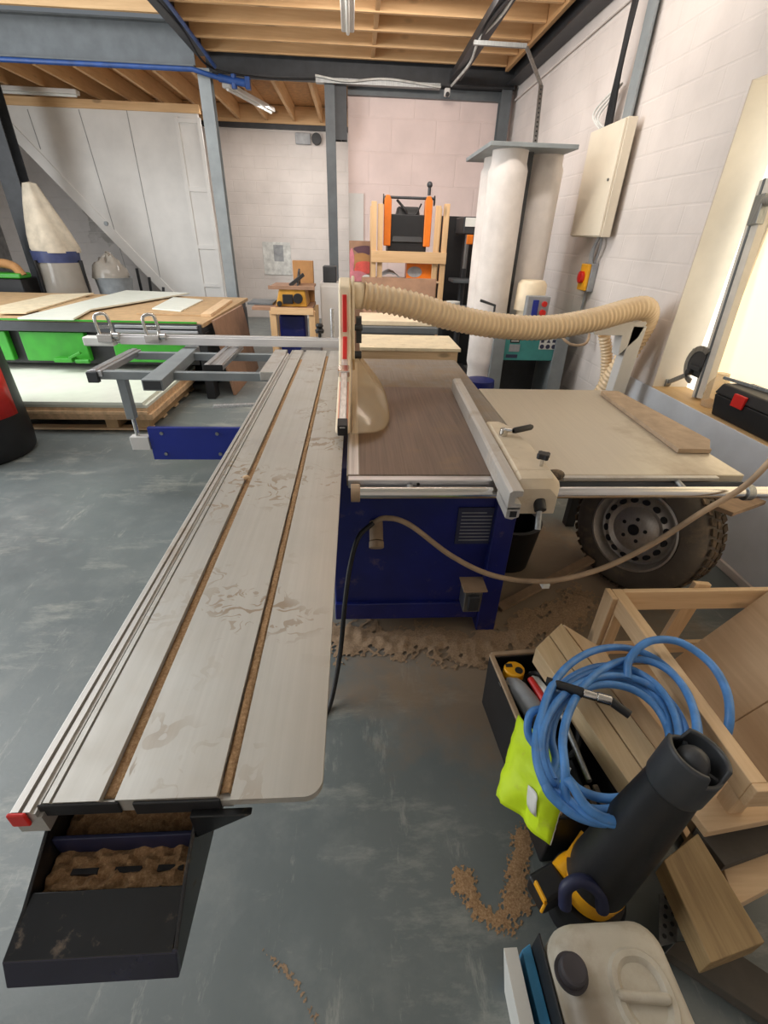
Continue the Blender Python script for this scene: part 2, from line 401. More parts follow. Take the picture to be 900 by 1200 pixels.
B(WX+.255, WX+.265, 3.07, w1-.012, s0, s1).build('pane', 'pane_w', wi)
fr = MB()
for y in (w0+.02, 3.05): fr.box(WX+.245, WX+.28, y-.02, y+.02, s0, s1)
fr.box(WX+.245, WX+.28, w0, w1-.03, s1-.04, s1); fr.build('window_frame', 'cream_reveal', wi)
struct(B(-.1, 2.2, BY, BY+.15, 0, 3.75).build('wall_back', 'wall_pink'))
struct(B(-7, 2.75, -1.32, -1.2, 0, 3.72).build('wall_rear_block', 'wall_white'))  # unseen wall, added to keep sky light from behind off the foreground
tag(B(-.1, 2.1, BY-.07, BY-.002, 3.21, 3.31).build('steel_channel', 'steel'), 'flat grey steel channel capping the pinkish back wall', 'channel')
tag(B(1.925, 1.972, 4.75, 7.9, 3.47, 3.712).build('timber_joist', 'joist_y', bevel=.003), 'timber edge board running along the dark right wall beam', 'joist')
struct(B(-.1, .05, BY+.15, LBY, 0, 3.5).build('wall_return', 'wall_white'))
struct(B(-7, -.1, LBY, LBY+.15, 0, 3.7).build('wall_far', 'wall_white'))
struct(B(-7.1, -7, 5.5, LBY+.15, 0, 3.7).build('wall_left', 'wall_grey'))
struct(B(-1.95, WX+.12, -1.32, 4.6, 3.72, 3.75).build('ceiling_near_bounce', 'white_paint'))  # unseen ceiling, added to shade the foreground; kept pale for cooler bounce
struct(B(-1.95, WX+.12, 4.6, BY+.6, 3.72, 3.75).build('ceiling', 'deck'))
struct(B(-7, -.0, BY-.1, LBY+.15, 3.61, 3.64).build('ceiling_far', 'deck'))
struct(B(-7, -.1, LBY-.045, LBY-.002, 3.34, 3.6).build('trim_3', 'joist_x'))
struct(B(-7, -.1, LBY-.06, LBY-.003, 3.26, 3.335).build('trim_4', 'steel_dk'))
ORD = ['first', 'second', 'third', 'fourth', 'fifth', 'sixth', 'seventh', 'eighth', 'ninth', 'tenth']
ys = [7.83, 7.38, 6.9, 6.42, 5.95, 5.5, 5.05]
for i, y in enumerate(ys):
    tag(B(-1.86, 1.92, y-.022, y+.022, 3.5, 3.715).build('timber_joist', 'joist_x', bevel=.003),
        'pale timber joist running sideways under the deck, %s forward from the dark back beam' % ORD[i], 'joist', 'sideways joists of the mezzanine')
for i, (a, b) in enumerate(zip(ys, ys[1:])):
    tag(B(.2, .245, b+.024, a-.024, 3.51, 3.714).build('timber_noggin', 'joist_y', bevel=.003),
        'short timber block wedged between the sideways joists, %s from the dark back beam' % ORD[i], 'noggin', 'blocks between the mezzanine joists')
xs = [-.62, -1.12, -1.62, -2.12, -2.62, -3.12, -3.62, -4.12, -4.62, -5.12]
for i, x in enumerate(xs):
    tag(B(x-.025, x+.025, BY+.12, LBY-.05, 3.38, 3.605).build('timber_joist', 'joist_y', bevel=.003),
        'timber joist running to the far white wall, %s leftward from the middle steel column' % ORD[i], 'joist', 'far joists over the stair')
tag(B(-6.5, -1.98, 7.62, 7.67, 3.75, 3.93).build('timber_joist', 'joist_x', bevel=.003), 'bright timber joist lying along the top of the grey left beam', 'joist')
def ibeam(a, b, w, h, tf, tw, up, name, mat, label, cat):
    a, b = V(a), V(b); d = (b-a).normalized(); u = V(up); r = d.cross(u).normalized()
    m = MB(); m.beam(a+u*(h/2-tf/2), b+u*(h/2-tf/2), w, tf, up); m.beam(a-u*(h/2-tf/2), b-u*(h/2-tf/2), w, tf, up)
    m.beam(a, b, tw, h-2*tf, up); return tag(m.build(name, mat), label, cat)
ibeam((-6.8, 7.85, 3.54), (-1.97, 7.85, 3.54), .17, .4, .016, .012, (0, 0, 1), 'steel_beam', 'steel', 'deep grey steel beam crossing the upper left above the blue pipe', 'beam')
ibeam((-1.88, 8.02, 3.45), (2.1, 8.02, 3.45), .17, .27, .016, .012, (0, 0, 1), 'steel_beam', 'steel_dk', 'dark steel beam along the top of the pinkish back wall', 'beam')
ibeam((-1.88, 4.9, 3.62), (-1.88, 7.925, 3.62), .16, .3, .016, .012, (0, 0, 1), 'steel_beam', 'steel_dk', 'dark steel beam slanting down to the top of the left column', 'beam')
ibeam((2.06, 4.4, 3.5), (2.06, 7.92, 3.5), .16, .3, .016, .012, (0, 0, 1), 'steel_beam', 'steel_dk', 'dark steel beam running along the top of the right wall', 'beam')
def column(x, y, z1, w, mat, label, up=(0, 1, 0), z0=0):
    ibeam((x, y, z0), (x, y, z1), w, w, .014, .01, up, 'steel_column', mat, label, 'column')
column(-1.87, 7.85, 3.33, .15, 'steel_lt', 'light grey steel column between the white stair panel and pale brickwork')
column(-.33, 8.0, 3.31, .13, 'steel', 'dark grey steel column left of the orange and black planer')
column(-.19, 8.05, 3.31, .16, 'steel_dk', 'short dark steel stub hanging behind the head of the middle column', z0=2.72)
column(2.0, 8.02, 3.31, .14, 'steel', 'grey steel column in the corner behind the filter bags')
column(2.165, 4.53, 3.6, .14, 'steel_lt', 'grey steel column let into the wall above the cream enclosure', (1, 0, 0), 1.72)
column(-5.0, 8.6, 3.5, .26, 'steel_dk', 'black steel column at the far left beside the white collection bag')
# stair panelling
D = 9.6
sp = thing('stair_panel', (-3.5, D, 0), 'white panelled stair side with a diagonal lower edge at the back left', 'stair panel')
p = [(-6.3, 3.14), (-6.3, 3.3), (-2.48, 3.3), (-2.40, 0), (-2.90, 0), (-3.55, .72), (-5.55, 2.94)]
MB().prism([(x, D, z) for x, z in p], (0, .05, 0)).build('panel', 'white_paint', sp, bevel=.002)
st = MB()
for dx in (.0, .42):                                  # string boards along the slope
    a, b = V((-5.62+dx*1.0, D-.008, 3.02)), V((-2.98+dx*.9, D-.008, .03))
    if dx == 0: st.beam(a+V((.12, 0, 0)), b+V((.02, 0, 0)), .02, .16, (0.74, 0, .66))
st.build('stringer_board', 'white_paint', sp, bevel=.003)
MB().hexa([(-5.55, D+.051, 2.9), (-2.92, D+.051, .0), (-2.92, LBY-.002, .0), (-5.55, LBY-.002, 2.9), (-5.5, D+.051, 2.98), (-2.86, D+.051, .06), (-2.86, LBY-.002, .06), (-5.5, LBY-.002, 2.98)]).build('stair_soffit', 'wall_grey', sp)
jn = MB()
for px0, px1, yb in ((32, 50, 175), (92, 165, 335), (148, 190, 335)):
    a = pt(px0, 128, y=D-.002); b = pt(px1, yb, y=D-.002); jn.beam((a.x, D-.002, a.z), ((a.x+b.x)/2, D-.002, b.z), .012, .006, (0, 1, 0))
jn.build('panel_joint', 'wall_grey', sp)
fr = MB()
for x in (-2.82, -2.47): fr.box(x-.03, x+.03, D-.022, D-.001, .02, 3.14)
for z in (.75, 1.36, 2.2, 3.1): fr.box(-2.79, -2.5, D-.02, D-.001, z-.03, z+.03)
fr.build('batten_frame', 'white_paint', sp, bevel=.003)
MB().cyl((-4.28, D-.03, 1.67), (-4.28, D, 1.67), .035, n=16).build('catch', 'galv', sp)
tag(B(-6.6, -2.44, D-.03, D+.06, 3.19, 3.30).build('timber_ledger', 'joist_x', bevel=.004), 'timber ledger lying above the white stair panel', 'ledger')
tag(B(-.1, .12, BY-.02, BY-.002, 1.1, 2.14).build('white_wall_board', 'white_paint', bevel=.003), 'narrow white board on the wall beside the middle column', 'panel')
# services
tag(MB().tube([(-6.4, 7.72, 3.3), (-1.98, 7.72, 3.3), (-1.6, 7.74, 3.22)], .026, 14).build('air_pipe', 'pipe_blue'), 'blue air pipe along the lower edge of the left beam', 'pipe')
v = thing('air_valve', (-1.55, 7.74, 3.2), 'blue valve joint on the dark beam beside the left column', 'valve')
m = MB(); m.cyl((-1.68, 7.74, 3.24), (-1.36, 7.74, 3.2), .04); m.cyl((-1.5, 7.74, 3.28), (-1.5, 7.74, 3.14), .034); m.build('valve_body', 'pipe_blue', v, bevel=.004)
B(-1.36, -1.3, 7.7, 7.78, 3.14, 3.26).build('valve_handle', 'pipe_blue', v, bevel=.006)
tag(MB().tube(spline([(-1.79, 5.0, 3.44), (-1.76, 6, 3.45), (-1.77, 7, 3.44), (-1.7, 7.7, 3.33)], 8), .02).build('air_pipe', 'pipe_blue'), 'blue air pipe running up beside the slanting dark beam', 'pipe')
tag(MB().tube(spline([(-1.86, 5.0, 3.45), (-1.83, 6, 3.43), (-1.84, 7, 3.45), (-1.78, 7.75, 3.34), (-1.2, 7.88, 3.29), (-.3, 7.9, 3.31)], 8), .012).build('black_cable', 'cable_bl'), 'black cable clipped under the slanting dark beam', 'cable')
def batten(name, a, b, r, label):
    t = thing(name, (V(a)+V(b))/2, label, 'ceiling light'); d = (V(b)-V(a)).normalized()
    MB().beam(V(a), V(b), .13, .06).build('housing', 'white_paint', t, bevel=.012)
    MB().cyl(V(a)+d*.03-V((0, 0, .04)), V(b)-d*.03-V((0, 0, .04)), .018).build('tube', 'label', t); return t
batten('strip_light', (-6.0, 9.4, 3.35), (-4.15, 9.4, 3.34), .05, 'unlit white strip light under the far joists, top left')
batten('strip_light', (-.06, 5.2, 3.4), (-.07, 6.5, 3.4), .05, 'grey strip light hanging end on under the near joists')
batten('strip_light', (-1.76, 8.5, 3.33), (-1.36, 9.9, 3.33), .05, 'strip light between the far joists right of the left column')
tr = thing('cable_tray', (1.3, 6.5, 3.3), 'black cable tray crossing the joists towards the camera fitting', 'cable tray')
m = MB(); m.box(1.22, 1.36, 5.0, 7.9, 3.36, 3.365); m.box(1.22, 1.226, 5.0, 7.9, 3.365, 3.43); m.box(1.354, 1.36, 5.0, 7.9, 3.365, 3.43); m.build('channel', 'steel_dk', tr)
MB().tube(spline([(1.29, 5.0, 3.345), (1.31, 5.7, 3.34), (1.26, 6.4, 3.35), (1.31, 7.1, 3.34), (1.24, 7.85, 3.3)], 8), .014, 8).build('white_wire', 'cable_w', tr)
MB().tube(spline([(1.33, 5.0, 3.345), (1.25, 6, 3.34), (1.33, 7, 3.35), (1.25, 7.85, 3.3)], 8), .016, 8).build('black_wire', 'cable_bl', tr)
tr = thing('cable_tray', (.2, 7.9, 3.28), 'galvanised cable tray with white cables under the dark back beam', 'cable tray')
m = MB(); m.box(-.5, 1.1, 7.86, 7.96, 3.27, 3.275); m.box(-.5, 1.1, 7.86, 7.864, 3.275, 3.32); m.build('channel', 'galv', tr)
MB().tube(spline([(-.5, 7.84, 3.33), (-.1, 7.83, 3.29), (.4, 7.84, 3.33), (1.1, 7.84, 3.28)], 8), .012, 8).build('white_wire', 'cable_w', tr)
cm = thing('wall_camera', (1.18, 7.86, 3.18), 'small pale camera hanging at the end of the black cable tray', 'camera')
B(1.15, 1.22, 7.8, 7.88, 3.19, 3.27).build('housing', 'white_paint', cm, bevel=.012)
MB().cyl((1.185, 7.77, 3.2), (1.185, 7.81, 3.2), .024).build('lens', 'dark', cm)
dt = MB()
for y0, y1 in ((4.4, 8.0),): dt.tube([(2.13, y0, 3.25), (2.13, y1, 3.22)], .012, 8)
tag(dt.build('conduit', 'wall_right'), 'thin painted conduit running below the right wall beam', 'conduit')
# perforated strap from the beam down to the dust collector
ps = thing('hanging_strap', (1.75, 5.4, 2.25), 'perforated steel strap from ceiling to top of filter bags', 'strap')
a, b, c = pt(617, 55, y=5.5), pt(634, 100, y=5.3), pt(626, 176, y=5.0)
MB().beam(a, b, .03, .012, (0, 1, 0)).build('strut', 'galv', ps)
MB().beam(b, c, .04, .01, (0, 1, 0)).build('strap', 'galv', ps)
hl = MB()
for k in range(1, 14):
    q = b.lerp(c, k/14); hl.beam(q-V((0, .007, .008)), q-V((0, .007, -.008)), .014, .004, (0, 1, 0))
hl.build('slot_hole', 'dark', ps)
MB().beam(pt(555, 50, y=5.5), pt(617, 54, y=5.5), .03, .03).build('cross_rail', 'galv', ps)
# enclosure, cables and isolator on the right wall
en = thing('electrical_enclosure', (2.1, 4.9, 1.68), 'tall cream electrical enclosure on the wall above the yellow isolator', 'enclosure')
yA, yB = pt(715, 277, x=2.094).y, pt(668, 275, x=2.0).y
MB().box(2.02, 2.094, yA, yB, 1.66, 2.43).box(2.094, 2.149, 4.62, yB, 1.66, 2.43).build('box', 'cream_met', en, bevel=.004)
B(2.0, 2.02, yA+.006, yB-.006, 1.668, 2.422).build('door', 'cream_met', en, bevel=.005)
MB().cyl((1.99, yA+.06, 2.05), (2.002, yA+.06, 2.05), .01).build('lock', 'galv', en)
m = MB()
for k in range(7):
    dy = .022*k; m.tube(spline([(2.03+.004*k, 4.55+dy*.5, 3.65), (2.02, 4.6+dy*.5, 3.2), (2.03, 4.66+dy*.4, 2.8), (2.07, 4.72+dy*.8, 2.55), (2.09, 4.75+dy*.8, 2.42)], 6), .011, 8)
tag(m.build('cable_bundle', 'cable_bl'), 'bundle of black cables dropping into the cream enclosure', 'cable')
m = MB()
for k in range(3): m.tube(spline([(2.1, 4.85+.04*k, 2.425), (2.05, 4.95+.06*k, 2.52+.02*k), (2.08, 4.86+.03*k, 2.62+.02*k), (2.1, 4.74, 2.7)], 6), .008, 8)
tag(m.build('cable_bundle', 'cable_w'), 'loops of white cable above the cream enclosure', 'cable')
iso = thing('isolator_switch', (2.1, 4.6, 1.3), 'yellow isolator switch with a red rotary knob on the wall', 'switch')
ca = pt(690, 325, x=2.12); y0 = ca.y; z0 = ca.z
B(2.09, 2.149, y0-.085, y0+.085, z0-.115, z0+.115).build('base', 'cable_g', iso, bevel=.008)
B(2.06, 2.09, y0-.078, y0+.078, z0-.108, z0+.108).build('cover', 'yellow', iso, bevel=.01)
MB().cyl((2.03, y0, z0), (2.062, y0, z0), .05).build('knob', 'red', iso, bevel=.004)
B(2.02, 2.036, y0-.01, y0+.01, z0-.035, z0+.035).build('grip', 'red', iso, bevel=.004)
m = MB()
for k in range(3): m.tube(spline([(2.11, y0+.03*k-.03, z0+.09), (2.1, y0-.02+.02*k, z0+.2), (2.11, y0-.05, z0+.33)], 6), .01, 8)
tag(m.build('wall_cable', 'cable_g'), 'grey cables dropping from the cream enclosure to the isolator', 'cable'); m = MB(); m.tube(spline([(2.12, y0-.06, z0+.34), (2.1, y0-.13, z0+.26), (2.12, y0-.06, z0+.12)], 8), .009, 8)
tag(m.build('wall_cable', 'cable_g'), 'looped grey cable hanging under the cream enclosure', 'cable'); m = MB(); m.tube([(2.125, y0, z0-.09), (2.125, y0+.02, z0-.4)], .011, 8)
tag(m.build('wall_cable', 'cable_g'), 'thin grey cable running down the wall below the isolator', 'cable')

# ------------------------------------------------------------------ the panel saw
saw = thing('panel_saw', (.3, 2.3, 0), 'large blue sliding table panel saw in the middle of the workshop', 'saw')
Z = .88
# cabinet
cb = MB(); cb.box(-.1, .66, 1.62, 3.0, .07, .845); cab = cb.build('cabinet', 'blue', saw, bevel=.008)
ft = MB(); ft.box(.57, .66, 1.585, 1.7, 0, .80); ft.box(-.1, .57, 1.6, 1.64, .07, .165); ft.build('corner_post', 'blue', saw, bevel=.006)
ft = MB(); ft.box(-.08, .5, 1.75, 2.9, 0, .07); ft.build('plinth', 'steel_dk', saw)
pl = MB().box(.42, .58, 1.612, 1.6195, .49, .67).build('data_plate', 'plate_grey', cab)
m = MB()
for k in range(9): m.box(.435, .565 if k else .54, 1.6105, 1.6125, .645-k*.017, .648-k*.017)
m.build('data_lines', 'cable_g', cab)
sk = MB(); sk.box(.475, .555, 1.53, 1.62, .17, .30); sk.build('socket_box', 'galv', cab, bevel=.006)
m = MB(); m.box(.492, .54, 1.515, 1.53, .19, .27); m.build('socket_flap', 'steel_dk', cab, bevel=.004)
m = MB(); m.box(.465, .57, 1.52, 1.62, .295, .302); m.build('socket_shelf', 'cable', cab)
m = MB(); m.cyl((.08, 1.62, .60), (.08, 1.55, .55), .028); m.cyl((.08, 1.55, .55), (.08, 1.53, .53), .03); m.build('cable_gland', 'cable', cab, bevel=.003)
# tables
t = MB(); t.prism([(-.036, 1.49, Z-.045), (.70, 1.49, Z-.045), (.70, 3.32, Z-.045), (-.036, 3.32, Z-.045)], (0, 0, .045)); tab = t.build('main_table', 'iron', saw, bevel=.004)
B(.012, .54, 1.492, 2.62, Z, Z+.0012).build('worn_table_face', 'iron_brown', tab)
B(-.03, .008, 1.495, 3.2, Z, Z+.0015).build('blade_insert', 'alu', tab)
B(-.024, -.02, 1.9, 2.3, Z+.0012, Z+.002).build('blade_slot', 'dark', tab)
B(.705, 1.475, 1.50, 2.62, Z-.035, Z-.002).build('extension_table', 'ext', saw, bevel=.005)
m = MB(); m.box(.70, 1.48, 1.495, 1.53, Z-.06, Z-.03); m.box(1.45, 1.478, 1.5, 2.62, Z-.06, Z-.03); m.build('extension_frame', 'steel', saw, bevel=.003)
m = MB(); m.box(1.38, 1.44, 2.5, 2.56, 0, Z-.035); m.build('extension_leg', 'steel_dk', saw, bevel=.004)
# front profile and round rail
m = MB(); m.box(-.03, .52, 1.455, 1.49, Z-.035, Z-.002); pr = m.build('front_profile', 'alu_x', saw, bevel=.003)
m = MB(); m.box(.76, 1.36, 1.478, 1.499, Z-.018, Z-.003); m.build('front_profile', 'alu_dust', saw, bevel=.003)
MB().cyl((.22, 1.453, Z-.018), (.22, 1.4555, Z-.018), .006).build('profile_hole', 'dark', pr)
rl = MB().cyl((-.01, 1.42, .846), (1.66, 1.42, .846), .0215, n=28).build('rip_rail', 'chrome', saw)
m = MB(); m.cyl((-.02, 1.42, .846), (.012, 1.42, .846), .032); m.build('rail_collar', 'cable', rl, bevel=.003)
m = MB(); m.cyl((1.42, 1.42, .846), (1.45, 1.42, .846), .03); m.build('rail_collar', 'galv', rl, bevel=.003)
for x in (.19, 1.2): MB().cyl((x, 1.42, .85), (x, 1.495, .86), .012).build('rail_stud', 'galv', rl)
# rip fence
def fxl(y): return .478+.045*(y-1.25)               # the fence stands a touch out of square
def skew(poly, ya, yb):
    return [V((fxl(ya)+x, ya, z)) for x, z in poly], [V((fxl(yb)+x, yb, z)) for x, z in poly]
def loft(m, secs):
    n = len(secs[0]); vs = [p for q in secs for p in q]
    return m.add(vs, [(i*n+j, i*n+(j+1) % n, (i+1)*n+(j+1) % n, (i+1)*n+j) for i in range(len(secs)-1) for j in range(n)]+[tuple(range(n)), tuple(range((len(secs)-1)*n, len(secs)*n))])
fp = [(0, Z+.002), (0, Z+.062), (.01, Z+.07), (.044, Z+.07), (.044, Z+.05), (.022, Z+.046), (.022, Z+.026), (.044, Z+.022), (.044, Z+.002)]
m = MB(); loft(m, skew(fp, 1.24, 2.56)); loft(m, skew([(.0, Z+.01), (.0, Z-.03), (.022, Z-.036), (.044, Z-.026), (.044, Z+.01)], 1.24, 1.375))
rf = m.build('rip_fence', 'alu_dust', saw, bevel=.0015)
m = MB(); loft(m, skew([(.012, Z-.024), (.012, Z-.004), (.034, Z-.004), (.034, Z-.024)], 1.2365, 1.2405)); m.build('fence_slot', 'dark', rf)
m = MB()
def csec(y, xa, xb, zt_, zb): return [V((xa, y, zb)), V((xa, y, zt_-.012)), V((xa+.012, y, zt_)), V((xb-.03, y, zt_)), V((xb, y, zt_-.03)), V((xb, y, zb))]
loft(m, [csec(1.305, .535, .665, Z+.042, Z-.052), csec(1.33, .53, .678, Z+.068, Z-.056), csec(1.355, .532, .685, Z+.072, Z-.056), csec(1.385, .534, .686, Z+.073, Z-.05)])
loft(m, [csec(1.386, .534, .686, Z+.073, Z+.004), csec(1.6, .545, .69, Z+.074, Z+.004), csec(1.82, .555, .665, Z+.07, Z+.004), csec(1.9, .56, .65, Z+.058, Z+.004), csec(1.95, .57, .635, Z+.03, Z+.004)])
fc = m.build('fence_carriage', 'cast', saw, bevel=.006, seg=3)
q = pt(590, 508, z=Z+.08); e0 = pt(601, 505, z=Z+.1); e1 = pt(624, 500, z=Z+.105)
m = MB(); m.cyl((q.x, q.y, Z+.06), (q.x, q.y, Z+.1), .016); m.tube([V((q.x, q.y, Z+.096)), e0], .008); m.build('clamp_lever', 'chrome', fc, bevel=.002)
MB().lathe(e0, e1-e0, [(0, .009), (.01, .012), ((e1-e0).length-.01, .012), ((e1-e0).length, .007), ((e1-e0).length, 0)], 16).build('lever_grip', 'dark', fc)
k0 = pt(637, 533, z=Z+.115)
m = MB(); m.cyl((k0.x, k0.y, Z+.06), (k0.x, k0.y, Z+.105), .006); m.build('knob_stem', 'chrome', fc)
m = MB(); ring = [(.024 if k % 6 < 3 else .018) for k in range(24)]
lo = [V((k0.x+ring[k]*math.cos(k*math.pi/12), k0.y+ring[k]*math.sin(k*math.pi/12), Z+.102)) for k in range(24)]
hi = [v+V((0, 0, .02)) for v in lo]; m.add(lo+hi, [tuple(range(24)), tuple(range(24, 48))]+[(k, (k+1) % 24, 24+(k+1) % 24, 24+k) for k in range(24)])
m.build('clamp_knob', 'dark', fc, bevel=.003)
m = MB(); m.cyl((.61, 1.30, Z-.02), (.605, 1.265, Z-.09), .010); m.build('locking_handle', 'galv', fc)
m = MB(); m.cyl((.61, 1.315, Z-.005), (.61, 1.285, Z-.03), .02); m.build('handle_boss', 'dark', fc, bevel=.004)
m = MB(); m.ball((.72, 1.47, Z+.012), .03, (1.2, .7, .7)); m.build('adjuster_knob', 'rubber', fc)
# sliding table: grooved aluminium profile
y0, y1 = .392, 3.56
sec = [(-.470, -.0), (-.461, 0), (-.461, -.006), (-.456, -.006), (-.456, 0), (-.389, 0), (-.389, -.012), (-.366, -.012), (-.366, 0), (-.215, 0), (-.215, -.012), (-.194, -.012), (-.194, 0),
       (-.1935, 0), (-.1935, -.03), (-.42, -.03), (-.470, -.016)]
m = MB(); m.prism([(x, y0, Z+z) for x, z in sec], (0, y1-y0, 0)); sl = m.build('sliding_table', 'table_alu', saw)
cr = [(-.1934, y0-.006)]+[(-.055-.028+.028*math.sin(a), y0-.006+.028-.028*math.cos(a)) for a in [k*math.pi/16 for k in range(9)]]+[(-.055, y1), (-.1934, y1)]
m = MB(); m.prism([(x, y, Z-.014) for x, y in cr], (0, 0, .014)); m.build('right_plate', 'table_alu', sl)
m = MB()
sec = [(-.512, -.055), (-.512, -.004), (-.508, 0), (-.498, 0), (-.498, -.008), (-.492, -.008), (-.492, -.001), (-.482, -.001), (-.482, -.006), (-.476, -.006), (-.476, -.016), (-.470, -.016), (-.470, -.055)]
m.prism([(x, y0-.012, Z+z) for x, z in sec], (0, y1-y0-.1, 0)); er = m.build('edge_rail', 'alu_dust', sl)
B(-.513, -.486, y0-.018, y0-.012, Z-.03, Z+.001).build('rail_end_cap', 'red', er, bevel=.003)
m = MB(); m.box(-.478, -.36, y0-.004, y0+.0, Z-.03, Z-.002); m.box(-.34, -.21, y0-.005, y0, Z-.034, Z-.004); m.build('end_plate', 'dark', sl, bevel=.002)
a, b = pt(250, 476, z=Z-.05), pt(309, 474, z=Z-.04)
m = MB(); m.beam(a, b, .022, .016); m.build('stop_bar', 'alu', sl, bevel=.003)
m = MB(); m.cyl((-.53, b.y, Z-.035), (-.505, b.y, Z-.035), .018); m.build('clamp_nut', 'galv', sl)
# carriage beam under it with the black end tray
m = MB(); m.box(-.43, -.27, .47, 3.9, .62, Z-.032); cbm = m.build('carriage_beam', 'steel_dk', saw, bevel=.005)
L0, L1 = -.492, -.262
zt = .79
m = MB()
m.prism([(L0, .46, zt+.05), (L0, .305, zt-.03), (L0, .255, zt-.045), (L0, .245, zt-.09), (L0, .46, zt-.09)], (.006, 0, 0))
m.prism([(L1, .46, zt+.05), (L1, .33, zt-.0), (L1, .255, zt-.045), (L1, .245, zt-.09), (L1, .46, zt-.09)], (.006, 0, 0))
m.box(L0, L1, .25, .46, zt-.094, zt-.09)
m.box(L0, L1+.005, .452, .47, zt-.09, zt+.05)
m.hexa([(L0, .252, zt-.05), (L1, .252, zt-.05), (L1, .325, zt-.032), (L0, .325, zt-.032), (L0, .252, zt-.045), (L1, .252, zt-.045), (L1, .325, zt-.026), (L0, .325, zt-.026)])
m.prism([(L1+.006, .376, zt+.064), (L1+.006, .376, zt+.0), (L1+.10, .376, zt+.064)], (0, .012, 0))
ty = m.build('end_tray', 'dark_met', saw, bevel=.0025)
m = MB(); m.hexa([(L0, .236, zt-.088), (L1+.006, .236, zt-.088), (L1+.006, .25, zt-.09), (L0, .25, zt-.09), (L0, .252, zt-.045), (L1+.006, .252, zt-.045), (L1+.006, .258, zt-.045), (L0, .258, zt-.045)]); m.build('front_lip', 'front_lip', ty, bevel=.002)
m = MB(); m.box(L0+.006, L1, .385, .392, zt-.05, zt-.006); m.build('tray_rib', 'navy', ty, bevel=.002)
for k in range(3): B(-.45+.066*k, -.41+.066*k, .351, .359, zt-.05, zt-.041).build('tray_slot', 'dark', ty)
# outrigger frame, fence and swing arm
OR = MB(); oz = .80
OR.box(-1.64, -.56, 2.99, 3.035, oz, oz+.05); OR.box(-1.60, -.56, 3.53, 3.575, oz, oz+.05)
orr = OR.build('outrigger_frame', 'steel_lt', saw, bevel=.003)
m = MB(); m.box(-1.66, -1.575, 2.98, 3.6, oz+.02, oz+.058); m.box(-1.635, -1.60, 2.97, 3.6, oz+.058, oz+.066); m.build('roller_rail', 'alu', orr, bevel=.003)
m = MB(); m.box(-1.665, -1.6, 2.965, 3.0, oz-.015, oz+.05); m.build('end_cap', 'steel_dk', orr, bevel=.004)
m = MB(); m.hexa([(-1.25, 2.76, oz+.0), (-1.13, 2.76, oz), (-1.19, 3.72, oz), (-1.29, 3.72, oz), (-1.25, 2.76, oz+.066), (-1.13, 2.76, oz+.066), (-1.19, 3.72, oz+.066), (-1.29, 3.72, oz+.066)])
ab = m.build('support_bar', 'steel_lt', orr, bevel=.004)
m = MB(); m.box(-1.24, -1.14, 2.757, 2.76, oz+.008, oz+.058); m.build('bar_cap', 'steel_dk', ab)
m = MB(); m.box(-.985, -.865, 3.1, 3.75, oz+.04, oz+.07); m.box(-.98, -.95, 3.1, 3.75, oz+.07, oz+.078); m.box(-.90, -.87, 3.1, 3.75, oz+.07, oz+.078); m.build('support_bar', 'alu', orr, bevel=.003)
m = MB(); m.box(-.985, -.865, 3.092, 3.1, oz+.035, oz+.075); m.build('bar_cap', 'dark', orr)
m = MB(); m.box(-.60, -.508, 2.94, 3.6, oz+.02, oz+.074); m.build('table_bracket', 'alu_dust', orr, bevel=.004)
# pole and swing arm
sa = MB(); sa.box(-1.41, -.43, 3.03, 3.06, .235, .47); arm = sa.build('swing_arm', 'blue_pl', saw, bevel=.003)
m = MB()
for x in (-1.32, -.95):
    for z in (.28, .43): m.cyl((x, 3.024, z), (x, 3.032, z), .012, n=12)
m.build('bolt', 'galv', arm)
m = MB(); m.box(-1.535, -1.412, 3.02, 3.08, .31, .405); m.build('arm_block', 'white_paint', arm, bevel=.004)
m = MB(); m.cyl((-1.49, 3.05, .4), (-1.49, 3.05, .6), .014); m.build('pole_rod', 'chrome', arm)
m = MB(); m.box(-1.52, -1.465, 3.02, 3.075, .53, oz+.02); m.build('pole', 'steel_lt', arm, bevel=.004)
m = MB(); m.box(-.7, -.43, 3.06, 3.4, .25, .45); m.build('arm_root', 'steel_dk', arm)
# crosscut fence
cy = 3.62; cz = .887
m = MB(); m.box(-1.72, -.085, cy, cy+.06, cz, cz+.055); m.box(-1.72, -.085, cy+.012, cy+.052, cz+.055, cz+.068)
cf = m.build('crosscut_fence', 'silver_x', saw, bevel=.003)
m = MB(); m.box(-1.70, -.1, cy+.02, cy+.035, cz+.066, cz+.07); m.build('fence_scale', 'alu_dust', cf)
m = MB(); m.box(-1.97, -1.755, cy-.03, cy+.05, cz-.012, cz+.052); m.build('fence_end', 'label', cf, bevel=.012)
m = MB(); m.cyl((-1.76, cy+.03, cz+.02), (-1.70, cy+.03, cz+.02), .02); m.build('fence_spigot', 'chrome', cf)
def flip_stop(x):
    m = MB(); m.tube(spline([(x-.03, cy-.03, cz+.06), (x-.04, cy-.035, cz+.15), (x-.03, cy-.03, cz+.2), (x+.02, cy-.0, cz+.205), (x+.035, cy+.01, cz+.15), (x+.035, cy+.015, cz+.06)], 6), .012, 10)
    m.box(x-.05, x+.05, cy-.05, cy+.03, cz+.02, cz+.075); m.cyl((x+.05, cy-.01, cz+.06), (x+.09, cy-.01, cz+.06), .025)
    m.beam((x-.03, cy-.03, cz+.12), (x+.035, cy+.01, cz+.12), .012, .02)
    return m.build('flip_stop', 'chrome', cf, bevel=.003)
flip_stop(-1.80); flip_stop(-1.47)
